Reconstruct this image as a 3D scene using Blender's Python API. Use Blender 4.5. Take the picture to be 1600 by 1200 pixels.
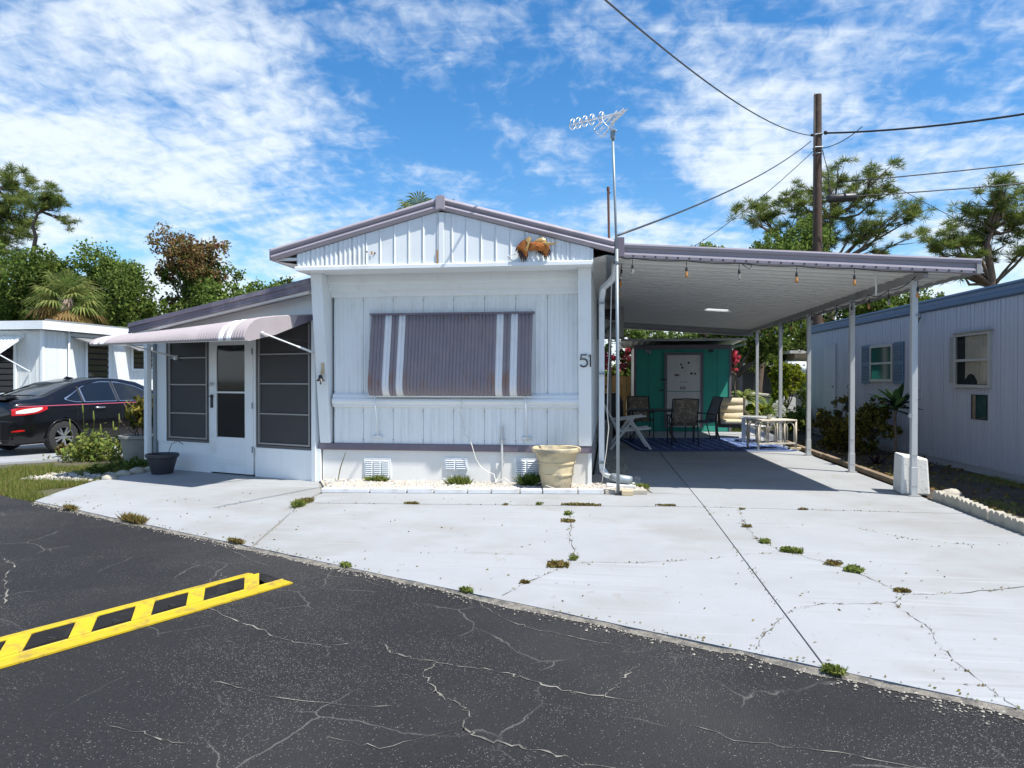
import bpy, bmesh, math, random
import numpy as np
from mathutils import Vector, Matrix

for o in list(bpy.data.objects):
    bpy.data.objects.remove(o)
S = bpy.context.scene
COL = S.collection
R = math.radians
random.seed(51)
RNG = np.random.default_rng(51)

# ------------------------------------------------------------------ camera, sky, sun, exposure
cam = bpy.data.cameras.new('camera')
cam.sensor_width = 36
cam.lens = 36 * 1109 / 1600
cam.clip_start = 0.05
cam.clip_end = 2000
camo = bpy.data.objects.new('camera', cam)
COL.objects.link(camo)
camo.location = (0, 0, 1.45)
camo.rotation_euler = (R(90 - 0.465), 0, math.atan(150 / 1109))
S.camera = camo
S.view_settings.view_transform = 'Standard'
S.view_settings.look = 'None'
S.view_settings.gamma = 1
S.view_settings.use_curve_mapping = False
S.view_settings.exposure = 0.74
S.cycles.max_bounces = 5
S.cycles.diffuse_bounces = 3
S.cycles.glossy_bounces = 2
S.cycles.transmission_bounces = 4
S.cycles.transparent_max_bounces = 8
S.cycles.caustics_reflective = False
S.cycles.caustics_refractive = False
S.render.resolution_x, S.render.resolution_y = 1024, 768

SUN = Vector((1.41, -0.66, 2.75)).normalized()      # towards the sun
sl = bpy.data.lights.new('sun', 'SUN')
sl.energy = 4.5
sl.angle = R(0.5)
sl.color = (1, 0.955, 0.88)
so = bpy.data.objects.new('sun', sl)
COL.objects.link(so)
so.rotation_euler = (-SUN).to_track_quat('-Z', 'Y').to_euler()

W = bpy.data.worlds.new('World')
S.world = W
W.use_nodes = True
wt = W.node_tree
wt.nodes.clear()
def wn(t, **k):
    n = wt.nodes.new(t)
    for a, b in k.items():
        setattr(n, a, b)
    return n
def wmath(op, a, b=None, c=None, clamp=False):
    n = wn('ShaderNodeMath', operation=op, use_clamp=clamp)
    for i, q in enumerate((a, b, c)):
        if q is None: continue
        if isinstance(q, (int, float)): n.inputs[i].default_value = q
        else: wt.links.new(q, n.inputs[i])
    return n.outputs[0]
sky = wn('ShaderNodeTexSky', sky_type='NISHITA')
sky.sun_disc = False
sky.sun_elevation = math.asin(SUN.z)
sky.sun_rotation = math.atan2(SUN.x, SUN.y)
sky.air_density = 1.0
sky.dust_density = 0.35
sky.ozone_density = 2.5
hs = wn('ShaderNodeHueSaturation')
hs.inputs['Saturation'].default_value = 1.34
hs.inputs['Value'].default_value = 0.90
wt.links.new(sky.outputs[0], hs.inputs['Color'])
tc = wn('ShaderNodeTexCoord')
sx = wn('ShaderNodeSeparateXYZ')
wt.links.new(tc.outputs['Generated'], sx.inputs[0])
zc = wmath('ADD', wmath('MAXIMUM', sx.outputs[2], 0.0), 0.26)
cx = wmath('DIVIDE', sx.outputs[0], zc)
cy = wmath('DIVIDE', sx.outputs[1], zc)
cb = wn('ShaderNodeCombineXYZ')
wt.links.new(cx, cb.inputs[0]); wt.links.new(cy, cb.inputs[1])
def wnoise(scale, detail, rough, dist, rot=0, st=(1, 1, 1), loc=(0, 0, 0)):
    mp = wn('ShaderNodeMapping')
    mp.inputs['Rotation'].default_value = (0, 0, rot)
    mp.inputs['Scale'].default_value = st
    mp.inputs['Location'].default_value = loc
    wt.links.new(cb.outputs[0], mp.inputs[0])
    n = wn('ShaderNodeTexNoise')
    for k, v in (('Scale', scale), ('Detail', detail), ('Roughness', rough), ('Distortion', dist)):
        n.inputs[k].default_value = v
    wt.links.new(mp.outputs[0], n.inputs['Vector'])
    return n.outputs['Fac']
SKX, SKY = 0.0, 0.0
big = wnoise(1.15, 3, 0.5, 0.9, 0.4, (1, 1, 1), (SKX, SKY, 0))
mid = wnoise(4.6, 5, 0.62, 0.6, 0.9, (1.0, 0.9, 1), (1.1, 4, 0))
rip = wnoise(21, 3, 0.6, 0.4, -0.5, (1, 0.85, 1))
cir = wnoise(2.2, 5, 0.6, 2.2, -0.95, (0.5, 2.4, 1), (5, 2, 0))
den = wmath('ADD', wmath('MULTIPLY', big, 1.9), wmath('MULTIPLY', mid, 0.6))
den = wmath('ADD', den, wmath('MULTIPLY', rip, 0.55))
den = wmath('ADD', den, wmath('MULTIPLY', cir, 0.45))
# veil of thin cloud gets thicker to the eye towards the horizon, where the layer is seen edge-on
veil = wmath('MULTIPLY', wmath('POWER', wmath('SUBTRACT', 1.0, wmath('MAXIMUM', sx.outputs[2], 0.0), None, True), 4.0), 0.40)
den = wmath('ADD', den, veil)
mr = wn('ShaderNodeMapRange', interpolation_type='SMOOTHSTEP')
mr.inputs['From Min'].default_value = 1.66
mr.inputs['From Max'].default_value = 2.22
mr.inputs['To Max'].default_value = 0.94
wt.links.new(den, mr.inputs['Value'])
mx = wn('ShaderNodeMix', data_type='RGBA')
wt.links.new(mr.outputs[0], mx.inputs['Factor'])
wt.links.new(hs.outputs[0], mx.inputs[6])
mx.inputs[7].default_value = (4.5, 4.95, 5.4, 1)
bg = wn('ShaderNodeBackground')
bg.inputs['Strength'].default_value = 0.125
wt.links.new(mx.outputs[2], bg.inputs[0])
wo = wn('ShaderNodeOutputWorld')
wt.links.new(bg.outputs[0], wo.inputs[0])

# ------------------------------------------------------------------ materials
MATS = {}
def newmat(name):
    m = bpy.data.materials.new(name)
    m.use_nodes = True
    nt = m.node_tree
    MATS[name] = m
    return m, nt, nt.nodes['Principled BSDF']
def N(nt, t, **k):
    n = nt.nodes.new(t)
    for a, b in k.items():
        setattr(n, a, b)
    return n
def noise(nt, vec, scale, detail=4, rough=0.55, dist=0.0):
    n = N(nt, 'ShaderNodeTexNoise')
    n.inputs['Scale'].default_value = scale
    n.inputs['Detail'].default_value = detail
    n.inputs['Roughness'].default_value = rough
    n.inputs['Distortion'].default_value = dist
    if vec is not None: nt.links.new(vec, n.inputs['Vector'])
    return n.outputs['Fac']
def ramp(nt, fac, lo, hi, c0=0.0, c1=1.0):
    n = N(nt, 'ShaderNodeMapRange', interpolation_type='SMOOTHSTEP')
    n.inputs['From Min'].default_value = lo
    n.inputs['From Max'].default_value = hi
    n.inputs['To Min'].default_value = c0
    n.inputs['To Max'].default_value = c1
    nt.links.new(fac, n.inputs['Value'])
    return n.outputs[0]
def mixc(nt, fac, a, b, mode='MIX'):
    n = N(nt, 'ShaderNodeMix', data_type='RGBA', blend_type=mode)
    for sock, q in ((n.inputs['Factor'], fac), (n.inputs[6], a), (n.inputs[7], b)):
        if isinstance(q, (tuple, list)): sock.default_value = (*q[:3], 1)
        elif isinstance(q, (int, float)): sock.default_value = q
        else: nt.links.new(q, sock)
    return n.outputs[2]
def mth(nt, op, a, b=None):
    n = N(nt, 'ShaderNodeMath', operation=op)
    for i, q in enumerate((a, b)):
        if q is None: continue
        if isinstance(q, (int, float)): n.inputs[i].default_value = q
        else: nt.links.new(q, n.inputs[i])
    return n.outputs[0]
def objco(nt, st=(1, 1, 1)):
    t = N(nt, 'ShaderNodeTexCoord')
    mp = N(nt, 'ShaderNodeMapping')
    mp.inputs['Scale'].default_value = st
    nt.links.new(t.outputs['Object'], mp.inputs[0])
    return mp.outputs[0]
def bump(nt, bs, h, strength, dist=0.01):
    b = N(nt, 'ShaderNodeBump')
    b.inputs['Strength'].default_value = strength
    b.inputs['Distance'].default_value = dist
    nt.links.new(h, b.inputs['Height'])
    nt.links.new(b.outputs[0], bs.inputs['Normal'])
def M(name, col, rough=0.6, var=0.15, sc=4.0, dirt=None, dlo=0.52, dhi=0.75, dsc=1.3, streak=0, metal=0, bmp=0.0, bsc=60, spec=0.5, rust=0.0):
    """painted / plain surface: base colour, tonal noise, dirt blotches, vertical streaks, fine bump"""
    m, nt, bs = newmat(name)
    v = objco(nt)
    dark = tuple(c * (1 - var) for c in col)
    lite = tuple(min(0.92, c * (1 + var * 0.5)) for c in col)
    c = mixc(nt, noise(nt, v, sc, 3), dark, lite)
    if dirt:
        c = mixc(nt, ramp(nt, noise(nt, v, dsc, 4, 0.65), dlo, dhi, 0, 0.75), c, dirt)
    if streak:
        vs = objco(nt, (14, 14, 0.5))
        c = mixc(nt, ramp(nt, noise(nt, vs, 1.0, 4), 0.5, 0.8, 0, streak), c, tuple(q * 0.55 for q in col))
    if rust:
        c = mixc(nt, ramp(nt, noise(nt, objco(nt, (3, 3, 1.6)), 1.6, 5, 0.6), 0.66, 0.78, 0, rust), c, (0.30, 0.13, 0.045))
    nt.links.new(c, bs.inputs['Base Color'])
    bs.inputs['Roughness'].default_value = rough
    bs.inputs['Metallic'].default_value = metal
    bs.inputs['Specular IOR Level'].default_value = spec
    if bmp:
        bump(nt, bs, noise(nt, v, bsc, 4), bmp)
    return m

def leafmat(name, a, b, c=None, trans=0.35, rough=0.55):
    """foliage: each leaf island takes its own tone, part of the light passes through"""
    m, nt, bs = newmat(name)
    g = N(nt, 'ShaderNodeNewGeometry')
    cr = N(nt, 'ShaderNodeValToRGB')
    cr.color_ramp.elements[0].color = (*a, 1)
    cr.color_ramp.elements[1].color = (*b, 1)
    if c:
        e = cr.color_ramp.elements.new(0.93); e.color = (*c, 1)
        cr.color_ramp.elements[1].position = 0.86
    nt.links.new(g.outputs['Random Per Island'], cr.inputs[0])
    nt.links.new(cr.outputs[0], bs.inputs['Base Color'])
    bs.inputs['Roughness'].default_value = rough
    bs.inputs['Specular IOR Level'].default_value = 0.08
    tr = N(nt, 'ShaderNodeBsdfTranslucent')
    nt.links.new(cr.outputs[0], tr.inputs[0])
    mxs = N(nt, 'ShaderNodeMixShader')
    mxs.inputs[0].default_value = trans
    nt.links.new(bs.outputs[0], mxs.inputs[1]); nt.links.new(tr.outputs[0], mxs.inputs[2])
    nt.links.new(mxs.outputs[0], nt.nodes['Material Output'].inputs[0])
    return m

M('white_metal', (0.82, 0.86, 0.87), 0.42, 0.05, 3, dirt=(0.56, 0.56, 0.52), dlo=0.56, dhi=0.85, streak=0.10)
M('white_panel', (0.82, 0.86, 0.87), 0.45, 0.06, 3, dirt=(0.58, 0.58, 0.53), dlo=0.50, dhi=0.8, streak=0.34, rust=0.3)
M('skirt', (0.80, 0.80, 0.77), 0.6, 0.06, 3, dirt=(0.55, 0.53, 0.46), dlo=0.5, dhi=0.85, streak=0.1, bmp=0.15)
M('purple_trim', (0.17, 0.145, 0.18), 0.5, 0.12, 6, dirt=(0.36, 0.33, 0.35), streak=0.15)
M('purple_fascia', (0.36, 0.325, 0.365), 0.42, 0.10, 5, dirt=(0.24, 0.22, 0.24), streak=0.12)
M('awning_slat', (0.245, 0.215, 0.24), 0.55, 0.14, 5, dirt=(0.30, 0.25, 0.24), streak=0.3, rust=0.85)
M('awning_pink', (0.36, 0.32, 0.33), 0.55, 0.10, 5, dirt=(0.45, 0.40, 0.40), streak=0.1)
M('awning_white', (0.80, 0.81, 0.82), 0.5, 0.06, 5, dirt=(0.6, 0.55, 0.5), rust=0.12)
M('soffit', (0.72, 0.71, 0.68), 0.6, 0.06, 3, dirt=(0.5, 0.47, 0.42), dlo=0.55, dhi=0.85)
M('ceiling_pan', (0.82, 0.815, 0.78), 0.5, 0.07, 2.5, dirt=(0.55, 0.50, 0.43), dlo=0.56, dhi=0.85)
M('roof_sheet', (0.62, 0.62, 0.62), 0.5, 0.1, 2, dirt=(0.4, 0.39, 0.37))
M('bronze_frame', (0.13, 0.125, 0.125), 0.45, 0.1, 9, metal=0.3)
M('grey_bar', (0.34, 0.34, 0.34), 0.4, 0.1, 9, metal=0.4)
M('galv', (0.27, 0.32, 0.35), 0.45, 0.12, 7, dirt=(0.40, 0.45, 0.47), metal=0.3, streak=0.15)
M('post_metal', (0.58, 0.60, 0.60), 0.42, 0.10, 6, dirt=(0.36, 0.37, 0.36), dlo=0.56, dhi=0.8, dsc=3, streak=0.2, metal=0.2)
M('beam_metal', (0.34, 0.335, 0.33), 0.5, 0.15, 6, dirt=(0.2, 0.19, 0.18), metal=0.2)
M('black_plastic', (0.018, 0.018, 0.019), 0.45, 0.2, 9)
M('black_rubber', (0.014, 0.014, 0.015), 0.85, 0.3, 14, dirt=(0.035, 0.034, 0.033), dsc=6, spec=0.2, bmp=0.2, bsc=120)
M('yellow_paint', (0.52, 0.37, 0.008), 0.6, 0.12, 9, dirt=(0.26, 0.195, 0.04), dlo=0.47, dhi=0.68, dsc=11, bmp=0.1, bsc=90)
M('dark_iron', (0.035, 0.033, 0.032), 0.5, 0.2, 12)
M('pot_cream', (0.60, 0.50, 0.31), 0.7, 0.15, 5, dirt=(0.20, 0.19, 0.16), dlo=0.46, dhi=0.66, dsc=4, bmp=0.12, bsc=40)
M('pot_dark', (0.045, 0.047, 0.055), 0.5, 0.2, 8)
M('pot_grey', (0.33, 0.32, 0.29), 0.85, 0.2, 6, dirt=(0.16, 0.16, 0.12), bmp=0.3)
M('soil', (0.060, 0.045, 0.032), 0.95, 0.45, 9, dirt=(0.13, 0.10, 0.07), dsc=6, bmp=0.9, bsc=30)
M('block_white', (0.74, 0.73, 0.69), 0.85, 0.1, 6, dirt=(0.42, 0.40, 0.35), dlo=0.56, dhi=0.75, dsc=5, bmp=0.5, bsc=35)
M('edging_stone', (0.43, 0.40, 0.33), 0.9, 0.2, 9, dirt=(0.30, 0.28, 0.23), dsc=6, bmp=0.6, bsc=45)
M('edging_brick', (0.64, 0.66, 0.68), 0.85, 0.12, 8, dirt=(0.46, 0.45, 0.42), dsc=5, bmp=0.4, bsc=60)
M('brick_tan', (0.52, 0.43, 0.28), 0.85, 0.15, 8, bmp=0.4)
M('old_wood', (0.23, 0.17, 0.11), 0.85, 0.3, 9, dirt=(0.34, 0.29, 0.22), dsc=4, bmp=0.5, bsc=25)
M('fence_wood', (0.62, 0.33, 0.12), 0.8, 0.3, 5, dirt=(0.30, 0.14, 0.05), dsc=3, streak=0.35)
M('pole_wood', (0.075, 0.047, 0.034), 0.85, 0.35, 7, dirt=(0.13, 0.09, 0.065), dsc=3, streak=0.45, bmp=0.5, bsc=20)
M('bark', (0.13, 0.095, 0.07), 0.9, 0.35, 8, dirt=(0.20, 0.16, 0.13), dsc=4, bmp=0.8, bsc=18)
M('bark_pale', (0.22, 0.17, 0.14), 0.9, 0.3, 8, bmp=0.6, bsc=14)
M('shed_teal', (0.035, 0.36, 0.28), 0.65, 0.12, 4, dirt=(0.03, 0.26, 0.21), streak=0.15)
M('shed_white', (0.70, 0.69, 0.65), 0.7, 0.08, 4, dirt=(0.5, 0.48, 0.44))
M('door_white', (0.66, 0.66, 0.64), 0.6, 0.06, 4, dirt=(0.45, 0.43, 0.40), streak=0.15)
M('shed_trim', (0.17, 0.155, 0.19), 0.6, 0.12, 5)
M('home_lilac', (0.47, 0.485, 0.545), 0.6, 0.08, 2.5, dirt=(0.33, 0.34, 0.37), dlo=0.52, dhi=0.8, streak=0.30)
M('home_blue', (0.10, 0.165, 0.26), 0.55, 0.12, 5, dirt=(0.07, 0.11, 0.17))
M('home_white', (0.72, 0.75, 0.74), 0.55, 0.06, 3, dirt=(0.5, 0.52, 0.48), dlo=0.55, dhi=0.85, streak=0.15)
M('alu_frame', (0.50, 0.49, 0.45), 0.5, 0.15, 9, metal=0.3)
M('curtain', (0.55, 0.48, 0.36), 0.9, 0.25, 7)
M('dark_inside', (0.012, 0.012, 0.013), 0.9, 0.2, 5)
M('sling_tan', (0.24, 0.20, 0.145), 0.85, 0.5, 22, dirt=(0.42, 0.38, 0.30), dlo=0.5, dhi=0.62, dsc=14)
M('sling_blue', (0.22, 0.27, 0.33), 0.8, 0.3, 18)
M('chair_white', (0.70, 0.71, 0.70), 0.45, 0.05, 5)
M('wicker', (0.60, 0.55, 0.45), 0.75, 0.2, 25, bmp=0.3)
M('wicker_dark', (0.10, 0.085, 0.065), 0.75, 0.35, 30, bmp=0.5, bsc=80)
M('cushion', (0.60, 0.53, 0.38), 0.9, 0.12, 8, bmp=0.2, bsc=120)
M('wire_white', (0.72, 0.71, 0.66), 0.5, 0.08, 8)
M('rust_pipe', (0.12, 0.055, 0.035), 0.8, 0.35, 12)
M('rust_stain', (0.48, 0.26, 0.10), 0.8, 0.4, 30)
M('chrome', (0.62, 0.62, 0.62), 0.3, 0.03, 4, metal=1.0)
M('antenna_metal', (0.66, 0.65, 0.63), 0.35, 0.1, 10, metal=0.6)
M('bird_copper', (0.50, 0.17, 0.035), 0.38, 0.35, 18, dirt=(0.22, 0.06, 0.02), dlo=0.45, dhi=0.7, dsc=12, metal=0.45)
M('bird_dark', (0.055, 0.022, 0.014), 0.45, 0.3, 18, metal=0.3)
M('bird_gold', (0.62, 0.40, 0.15), 0.4, 0.3, 18, metal=0.45)
M('hub_silver', (0.45, 0.46, 0.47), 0.3, 0.08, 6, metal=0.8)
M('tyre', (0.022, 0.022, 0.023), 0.8, 0.2, 10)
M('pinstripe', (0.55, 0.10, 0.16), 0.35, 0.05, 4)
M('tail_white', (0.75, 0.72, 0.70), 0.2, 0.1, 30)
M('splash_grey', (0.55, 0.56, 0.55), 0.8, 0.1, 6)
M('grit', (0.24, 0.22, 0.185), 0.95, 0.5, 40, dirt=(0.075, 0.07, 0.065), dlo=0.42, dhi=0.6, dsc=14, bmp=0.9, bsc=90)
M('crack_dark', (0.085, 0.078, 0.066), 0.95, 0.4, 20)
M('crack_light', (0.25, 0.235, 0.205), 0.95, 0.5, 40, dirt=(0.04, 0.038, 0.036), dlo=0.44, dhi=0.58, dsc=10)
M('joint_fill', (0.25, 0.24, 0.21), 0.95, 0.4, 14)
M('far_stucco', (0.42, 0.36, 0.27), 0.85, 0.12, 4)
M('far_dark', (0.12, 0.11, 0.10), 0.85, 0.2, 4)
M('dry_leaf', (0.22, 0.13, 0.06), 0.9, 0.5, 30)

def glossy(name, col, rough, spec=0.5, coat=0.0, trans=0.0, metal=0.0):
    m, nt, bs = newmat(name)
    bs.inputs['Base Color'].default_value = (*col, 1)
    bs.inputs['Roughness'].default_value = rough
    bs.inputs['Specular IOR Level'].default_value = spec
    bs.inputs['Coat Weight'].default_value = coat
    bs.inputs['Coat Roughness'].default_value = 0.03
    bs.inputs['Transmission Weight'].default_value = trans
    bs.inputs['Metallic'].default_value = metal
    return m
m = glossy('car_paint', (0.004, 0.004, 0.006), 0.35, 0.15, 0.8)
m = glossy('tinted_glass', (0.008, 0.011, 0.016), 0.05, 0.6)
m = glossy('tail_red', (0.48, 0.008, 0.012), 0.12, 0.6, 0.6)
m = glossy('pane_dark', (0.015, 0.017, 0.018), 0.06, 0.6)
m = glossy('pane_green', (0.012, 0.05, 0.042), 0.08, 0.6)
m = glossy('bulb_clear', (0.75, 0.72, 0.66), 0.05, 0.5, 0, 0.75)
m = glossy('bulb_amber', (0.80, 0.38, 0.12), 0.08, 0.5, 0, 0.45)

# insect screen: a fine dark mesh that lets some of the view through
m, nt, bs = newmat('insect_screen')
v = objco(nt)
c = mixc(nt, noise(nt, v, 2.2, 4), (0.050, 0.050, 0.054), (0.082, 0.081, 0.084))
nt.links.new(c, bs.inputs['Base Color']); bs.inputs['Roughness'].default_value = 0.55
tb = N(nt, 'ShaderNodeBsdfTransparent'); ms = N(nt, 'ShaderNodeMixShader'); ms.inputs[0].default_value = 0.28
nt.links.new(bs.outputs[0], ms.inputs[1]); nt.links.new(tb.outputs[0], ms.inputs[2])
nt.links.new(ms.outputs[0], nt.nodes['Material Output'].inputs[0])

# skylight: translucent corrugated plastic
m, nt, bs = newmat('skylight')
tr = N(nt, 'ShaderNodeBsdfTranslucent'); tr.inputs[0].default_value = (0.75, 0.77, 0.76, 1)
bs.inputs['Base Color'].default_value = (0.75, 0.77, 0.76, 1)
ms = N(nt, 'ShaderNodeMixShader'); ms.inputs[0].default_value = 0.7
nt.links.new(bs.outputs[0], ms.inputs[1]); nt.links.new(tr.outputs[0], ms.inputs[2])
nt.links.new(ms.outputs[0], nt.nodes['Material Output'].inputs[0])

# asphalt: dark binder, pale stone chips worn free in patches
m, nt, bs = newmat('asphalt')
v = objco(nt)
vo = N(nt, 'ShaderNodeTexVoronoi', feature='F1'); vo.inputs['Scale'].default_value = 150
nt.links.new(v, vo.inputs['Vector'])
sp = N(nt, 'ShaderNodeSeparateColor'); nt.links.new(vo.outputs['Color'], sp.inputs[0])
wear = ramp(nt, noise(nt, v, 0.75, 6, 0.65), 0.40, 0.68, -0.08, 0.26)
chip = mth(nt, 'GREATER_THAN', mth(nt, 'ADD', sp.outputs[0], wear), 0.90)
small = mth(nt, 'LESS_THAN', vo.outputs['Distance'], 0.42)
chip = mth(nt, 'MULTIPLY', chip, small)
c = mixc(nt, noise(nt, v, 55, 3), (0.008, 0.008, 0.009), (0.028, 0.028, 0.030))
c = mixc(nt, ramp(nt, noise(nt, v, 0.45, 5), 0.42, 0.66, 0, 0.7), c, (0.040, 0.039, 0.038))
c = mixc(nt, chip, c, mixc(nt, sp.outputs[1], (0.05, 0.05, 0.05), (0.20, 0.19, 0.175)))
v2 = N(nt, 'ShaderNodeTexVoronoi', feature='DISTANCE_TO_EDGE'); v2.inputs['Scale'].default_value = 1.5
wp = N(nt, 'ShaderNodeMix', data_type='VECTOR'); wp.inputs['Factor'].default_value = 0.16
nz = N(nt, 'ShaderNodeTexNoise'); nz.inputs['Scale'].default_value = 3.5; nz.inputs['Detail'].default_value = 4; nt.links.new(v, nz.inputs['Vector'])
nt.links.new(v, wp.inputs[4]); nt.links.new(nz.outputs['Color'], wp.inputs[5]); nt.links.new(wp.outputs[1], v2.inputs['Vector'])
hair = mth(nt, 'MULTIPLY', ramp(nt, v2.outputs['Distance'], 0.0, 0.009, 1, 0), ramp(nt, noise(nt, v, 1.3, 3), 0.47, 0.60, 0, 0.75))
c = mixc(nt, hair, c, (0.14, 0.135, 0.125))
nt.links.new(c, bs.inputs['Base Color']); bs.inputs['Roughness'].default_value = 0.85
bs.inputs['Specular IOR Level'].default_value = 0.3
bump(nt, bs, vo.outputs['Distance'], 0.75, 0.006)

# driveway: concrete under worn pale paint: patchy tone, smeared tyre rubs, flaked spots, faint algae
m, nt, bs = newmat('painted_concrete')
v = objco(nt)
c = mixc(nt, noise(nt, v, 0.9, 5, 0.65), (0.29, 0.302, 0.315), (0.365, 0.38, 0.392))
c = mixc(nt, ramp(nt, noise(nt, v, 0.42, 4, 0.7), 0.44, 0.66, 0, 0.7), c, (0.265, 0.262, 0.25))
def rubs(rot, st, sc, lo, hi, amt, col, c):
    t = N(nt, 'ShaderNodeTexCoord'); mp = N(nt, 'ShaderNodeMapping')
    mp.inputs['Rotation'].default_value = (0, 0, rot); mp.inputs['Scale'].default_value = st
    nt.links.new(t.outputs['Object'], mp.inputs[0])
    f = mth(nt, 'MULTIPLY', ramp(nt, noise(nt, mp.outputs[0], sc, 3, 0.6, 0.6), lo, hi), ramp(nt, noise(nt, v, 0.7, 2), 0.42, 0.62, 0, amt))
    return mixc(nt, f, c, col)
c = rubs(0.25, (0.35, 9, 1), 1.6, 0.52, 0.72, 0.42, (0.235, 0.232, 0.225), c)
c = rubs(1.45, (0.4, 14, 1), 1.3, 0.55, 0.70, 0.35, (0.46, 0.475, 0.485), c)
c = mixc(nt, ramp(nt, noise(nt, v, 24, 3, 0.7), 0.60, 0.72, 0, 0.55), c, (0.24, 0.235, 0.22))
c = mixc(nt, ramp(nt, noise(nt, v, 6.5, 4, 0.75), 0.64, 0.70, 0, 0.65), c, (0.235, 0.23, 0.215))
c = mixc(nt, ramp(nt, noise(nt, v, 2.9, 4, 0.75, 0.6), 0.69, 0.73, 0, 0.6), c, (0.17, 0.30, 0.23))
c = mixc(nt, ramp(nt, noise(nt, v, 1.7, 5, 0.7, 0.8), 0.60, 0.76, 0, 0.6), c, (0.24, 0.205, 0.155))
nt.links.new(c, bs.inputs['Base Color']); bs.inputs['Roughness'].default_value = 0.7
bs.inputs['Specular IOR Level'].default_value = 0.3
bump(nt, bs, noise(nt, v, 60, 4, 0.75), 0.3, 0.004)

# bare ground with thin grass colour
m, nt, bs = newmat('ground_soil')
v = objco(nt)
c = mixc(nt, noise(nt, v, 2.0, 7, 0.65), (0.055, 0.045, 0.030), (0.13, 0.115, 0.075))
c = mixc(nt, ramp(nt, noise(nt, v, 0.6, 6, 0.65), 0.45, 0.6, 0, 0.8), c, (0.075, 0.09, 0.030))
nt.links.new(c, bs.inputs['Base Color']); bs.inputs['Roughness'].default_value = 0.95
bump(nt, bs, noise(nt, v, 22, 6, 0.7), 0.8, 0.03)

# rug: woven navy with a paler lattice and border
m, nt, bs = newmat('rug_weave')
v = objco(nt)
ck = N(nt, 'ShaderNodeTexVoronoi', feature='DISTANCE_TO_EDGE', distance='EUCLIDEAN'); ck.inputs['Scale'].default_value = 4.5
ck.inputs['Randomness'].default_value = 0.25
nt.links.new(v, ck.inputs['Vector'])
c = mixc(nt, ramp(nt, ck.outputs['Distance'], 0.05, 0.09, 0.9, 0), (0.014, 0.035, 0.14), (0.24, 0.36, 0.60))
nt.links.new(c, bs.inputs['Base Color']); bs.inputs['Roughness'].default_value = 0.9
M('rug_pale', (0.30, 0.40, 0.58), 0.9, 0.15, 14)
M('rug_navy', (0.016, 0.04, 0.15), 0.9, 0.15, 14)

leafmat('pebble', (0.42, 0.42, 0.41), (0.70, 0.70, 0.68), (0.46, 0.40, 0.32), 0.0, 0.8)
# faded awning paint, rust bleeding from the fixings low on the slats
m = MATS['awning_slat']; nt = m.node_tree; bs = nt.nodes['Principled BSDF']
src = bs.inputs['Base Color'].links[0].from_socket
t = N(nt, 'ShaderNodeTexCoord'); sp = N(nt, 'ShaderNodeSeparateXYZ'); nt.links.new(t.outputs['Object'], sp.inputs[0])
band = mth(nt, 'MULTIPLY', ramp(nt, sp.outputs[2], 1.24, 1.42), ramp(nt, sp.outputs[2], 1.62, 1.42))
rf = mth(nt, 'MULTIPLY', band, ramp(nt, noise(nt, objco(nt, (2.6, 2.6, 0.7)), 1.0, 4, 0.6), 0.46, 0.66, 0, 0.95))
nt.links.new(mixc(nt, rf, src, (0.27, 0.125, 0.05)), bs.inputs['Base Color'])
leafmat('grit_stone', (0.06, 0.058, 0.055), (0.34, 0.315, 0.27), (0.45, 0.42, 0.36), 0.0, 0.9)
leafmat('leaf_oak', (0.040, 0.085, 0.012), (0.135, 0.24, 0.035), (0.22, 0.29, 0.07), 0.42)
leafmat('leaf_dark', (0.025, 0.060, 0.010), (0.09, 0.17, 0.026), (0.17, 0.22, 0.05), 0.42)
leafmat('leaf_lime', (0.06, 0.115, 0.020), (0.14, 0.22, 0.040), (0.20, 0.26, 0.07))
leafmat('leaf_brown', (0.16, 0.06, 0.04), (0.33, 0.135, 0.09), (0.17, 0.18, 0.05), 0.35)
leafmat('needle', (0.045, 0.10, 0.018), (0.15, 0.25, 0.045), (0.26, 0.28, 0.08), 0.45)
leafmat('palm_leaf', (0.055, 0.11, 0.022), (0.16, 0.23, 0.06), (0.24, 0.25, 0.08), 0.35)
leafmat('palm_dry', (0.16, 0.125, 0.04), (0.30, 0.22, 0.06), (0.22, 0.13, 0.06), 0.3)
leafmat('leaf_weed', (0.055, 0.105, 0.018), (0.16, 0.25, 0.05), (0.28, 0.30, 0.08))
leafmat('weed_dry', (0.14, 0.075, 0.03), (0.30, 0.19, 0.07), (0.20, 0.20, 0.06), 0.25)
leafmat('grass_blade', (0.055, 0.13, 0.014), (0.15, 0.28, 0.035), (0.36, 0.31, 0.11), 0.45)
leafmat('leaf_croton', (0.20, 0.22, 0.015), (0.52, 0.46, 0.03), (0.15, 0.20, 0.02))
leafmat('leaf_mottled', (0.018, 0.034, 0.012), (0.062, 0.085, 0.022), (0.24, 0.20, 0.04))
leafmat('leaf_glossy', (0.014, 0.036, 0.014), (0.030, 0.062, 0.026), None, 0.2, 0.38)
leafmat('leaf_corn', (0.07, 0.13, 0.020), (0.19, 0.26, 0.05), (0.34, 0.36, 0.12))
leafmat('petal', (0.60, 0.03, 0.17), (0.80, 0.08, 0.30), (0.70, 0.16, 0.10), 0.5)
leafmat('petal_orange', (0.45, 0.14, 0.05), (0.62, 0.22, 0.07), None, 0.4)
leafmat('leaf_purple', (0.03, 0.014, 0.022), (0.07, 0.03, 0.045), None, 0.2)

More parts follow.
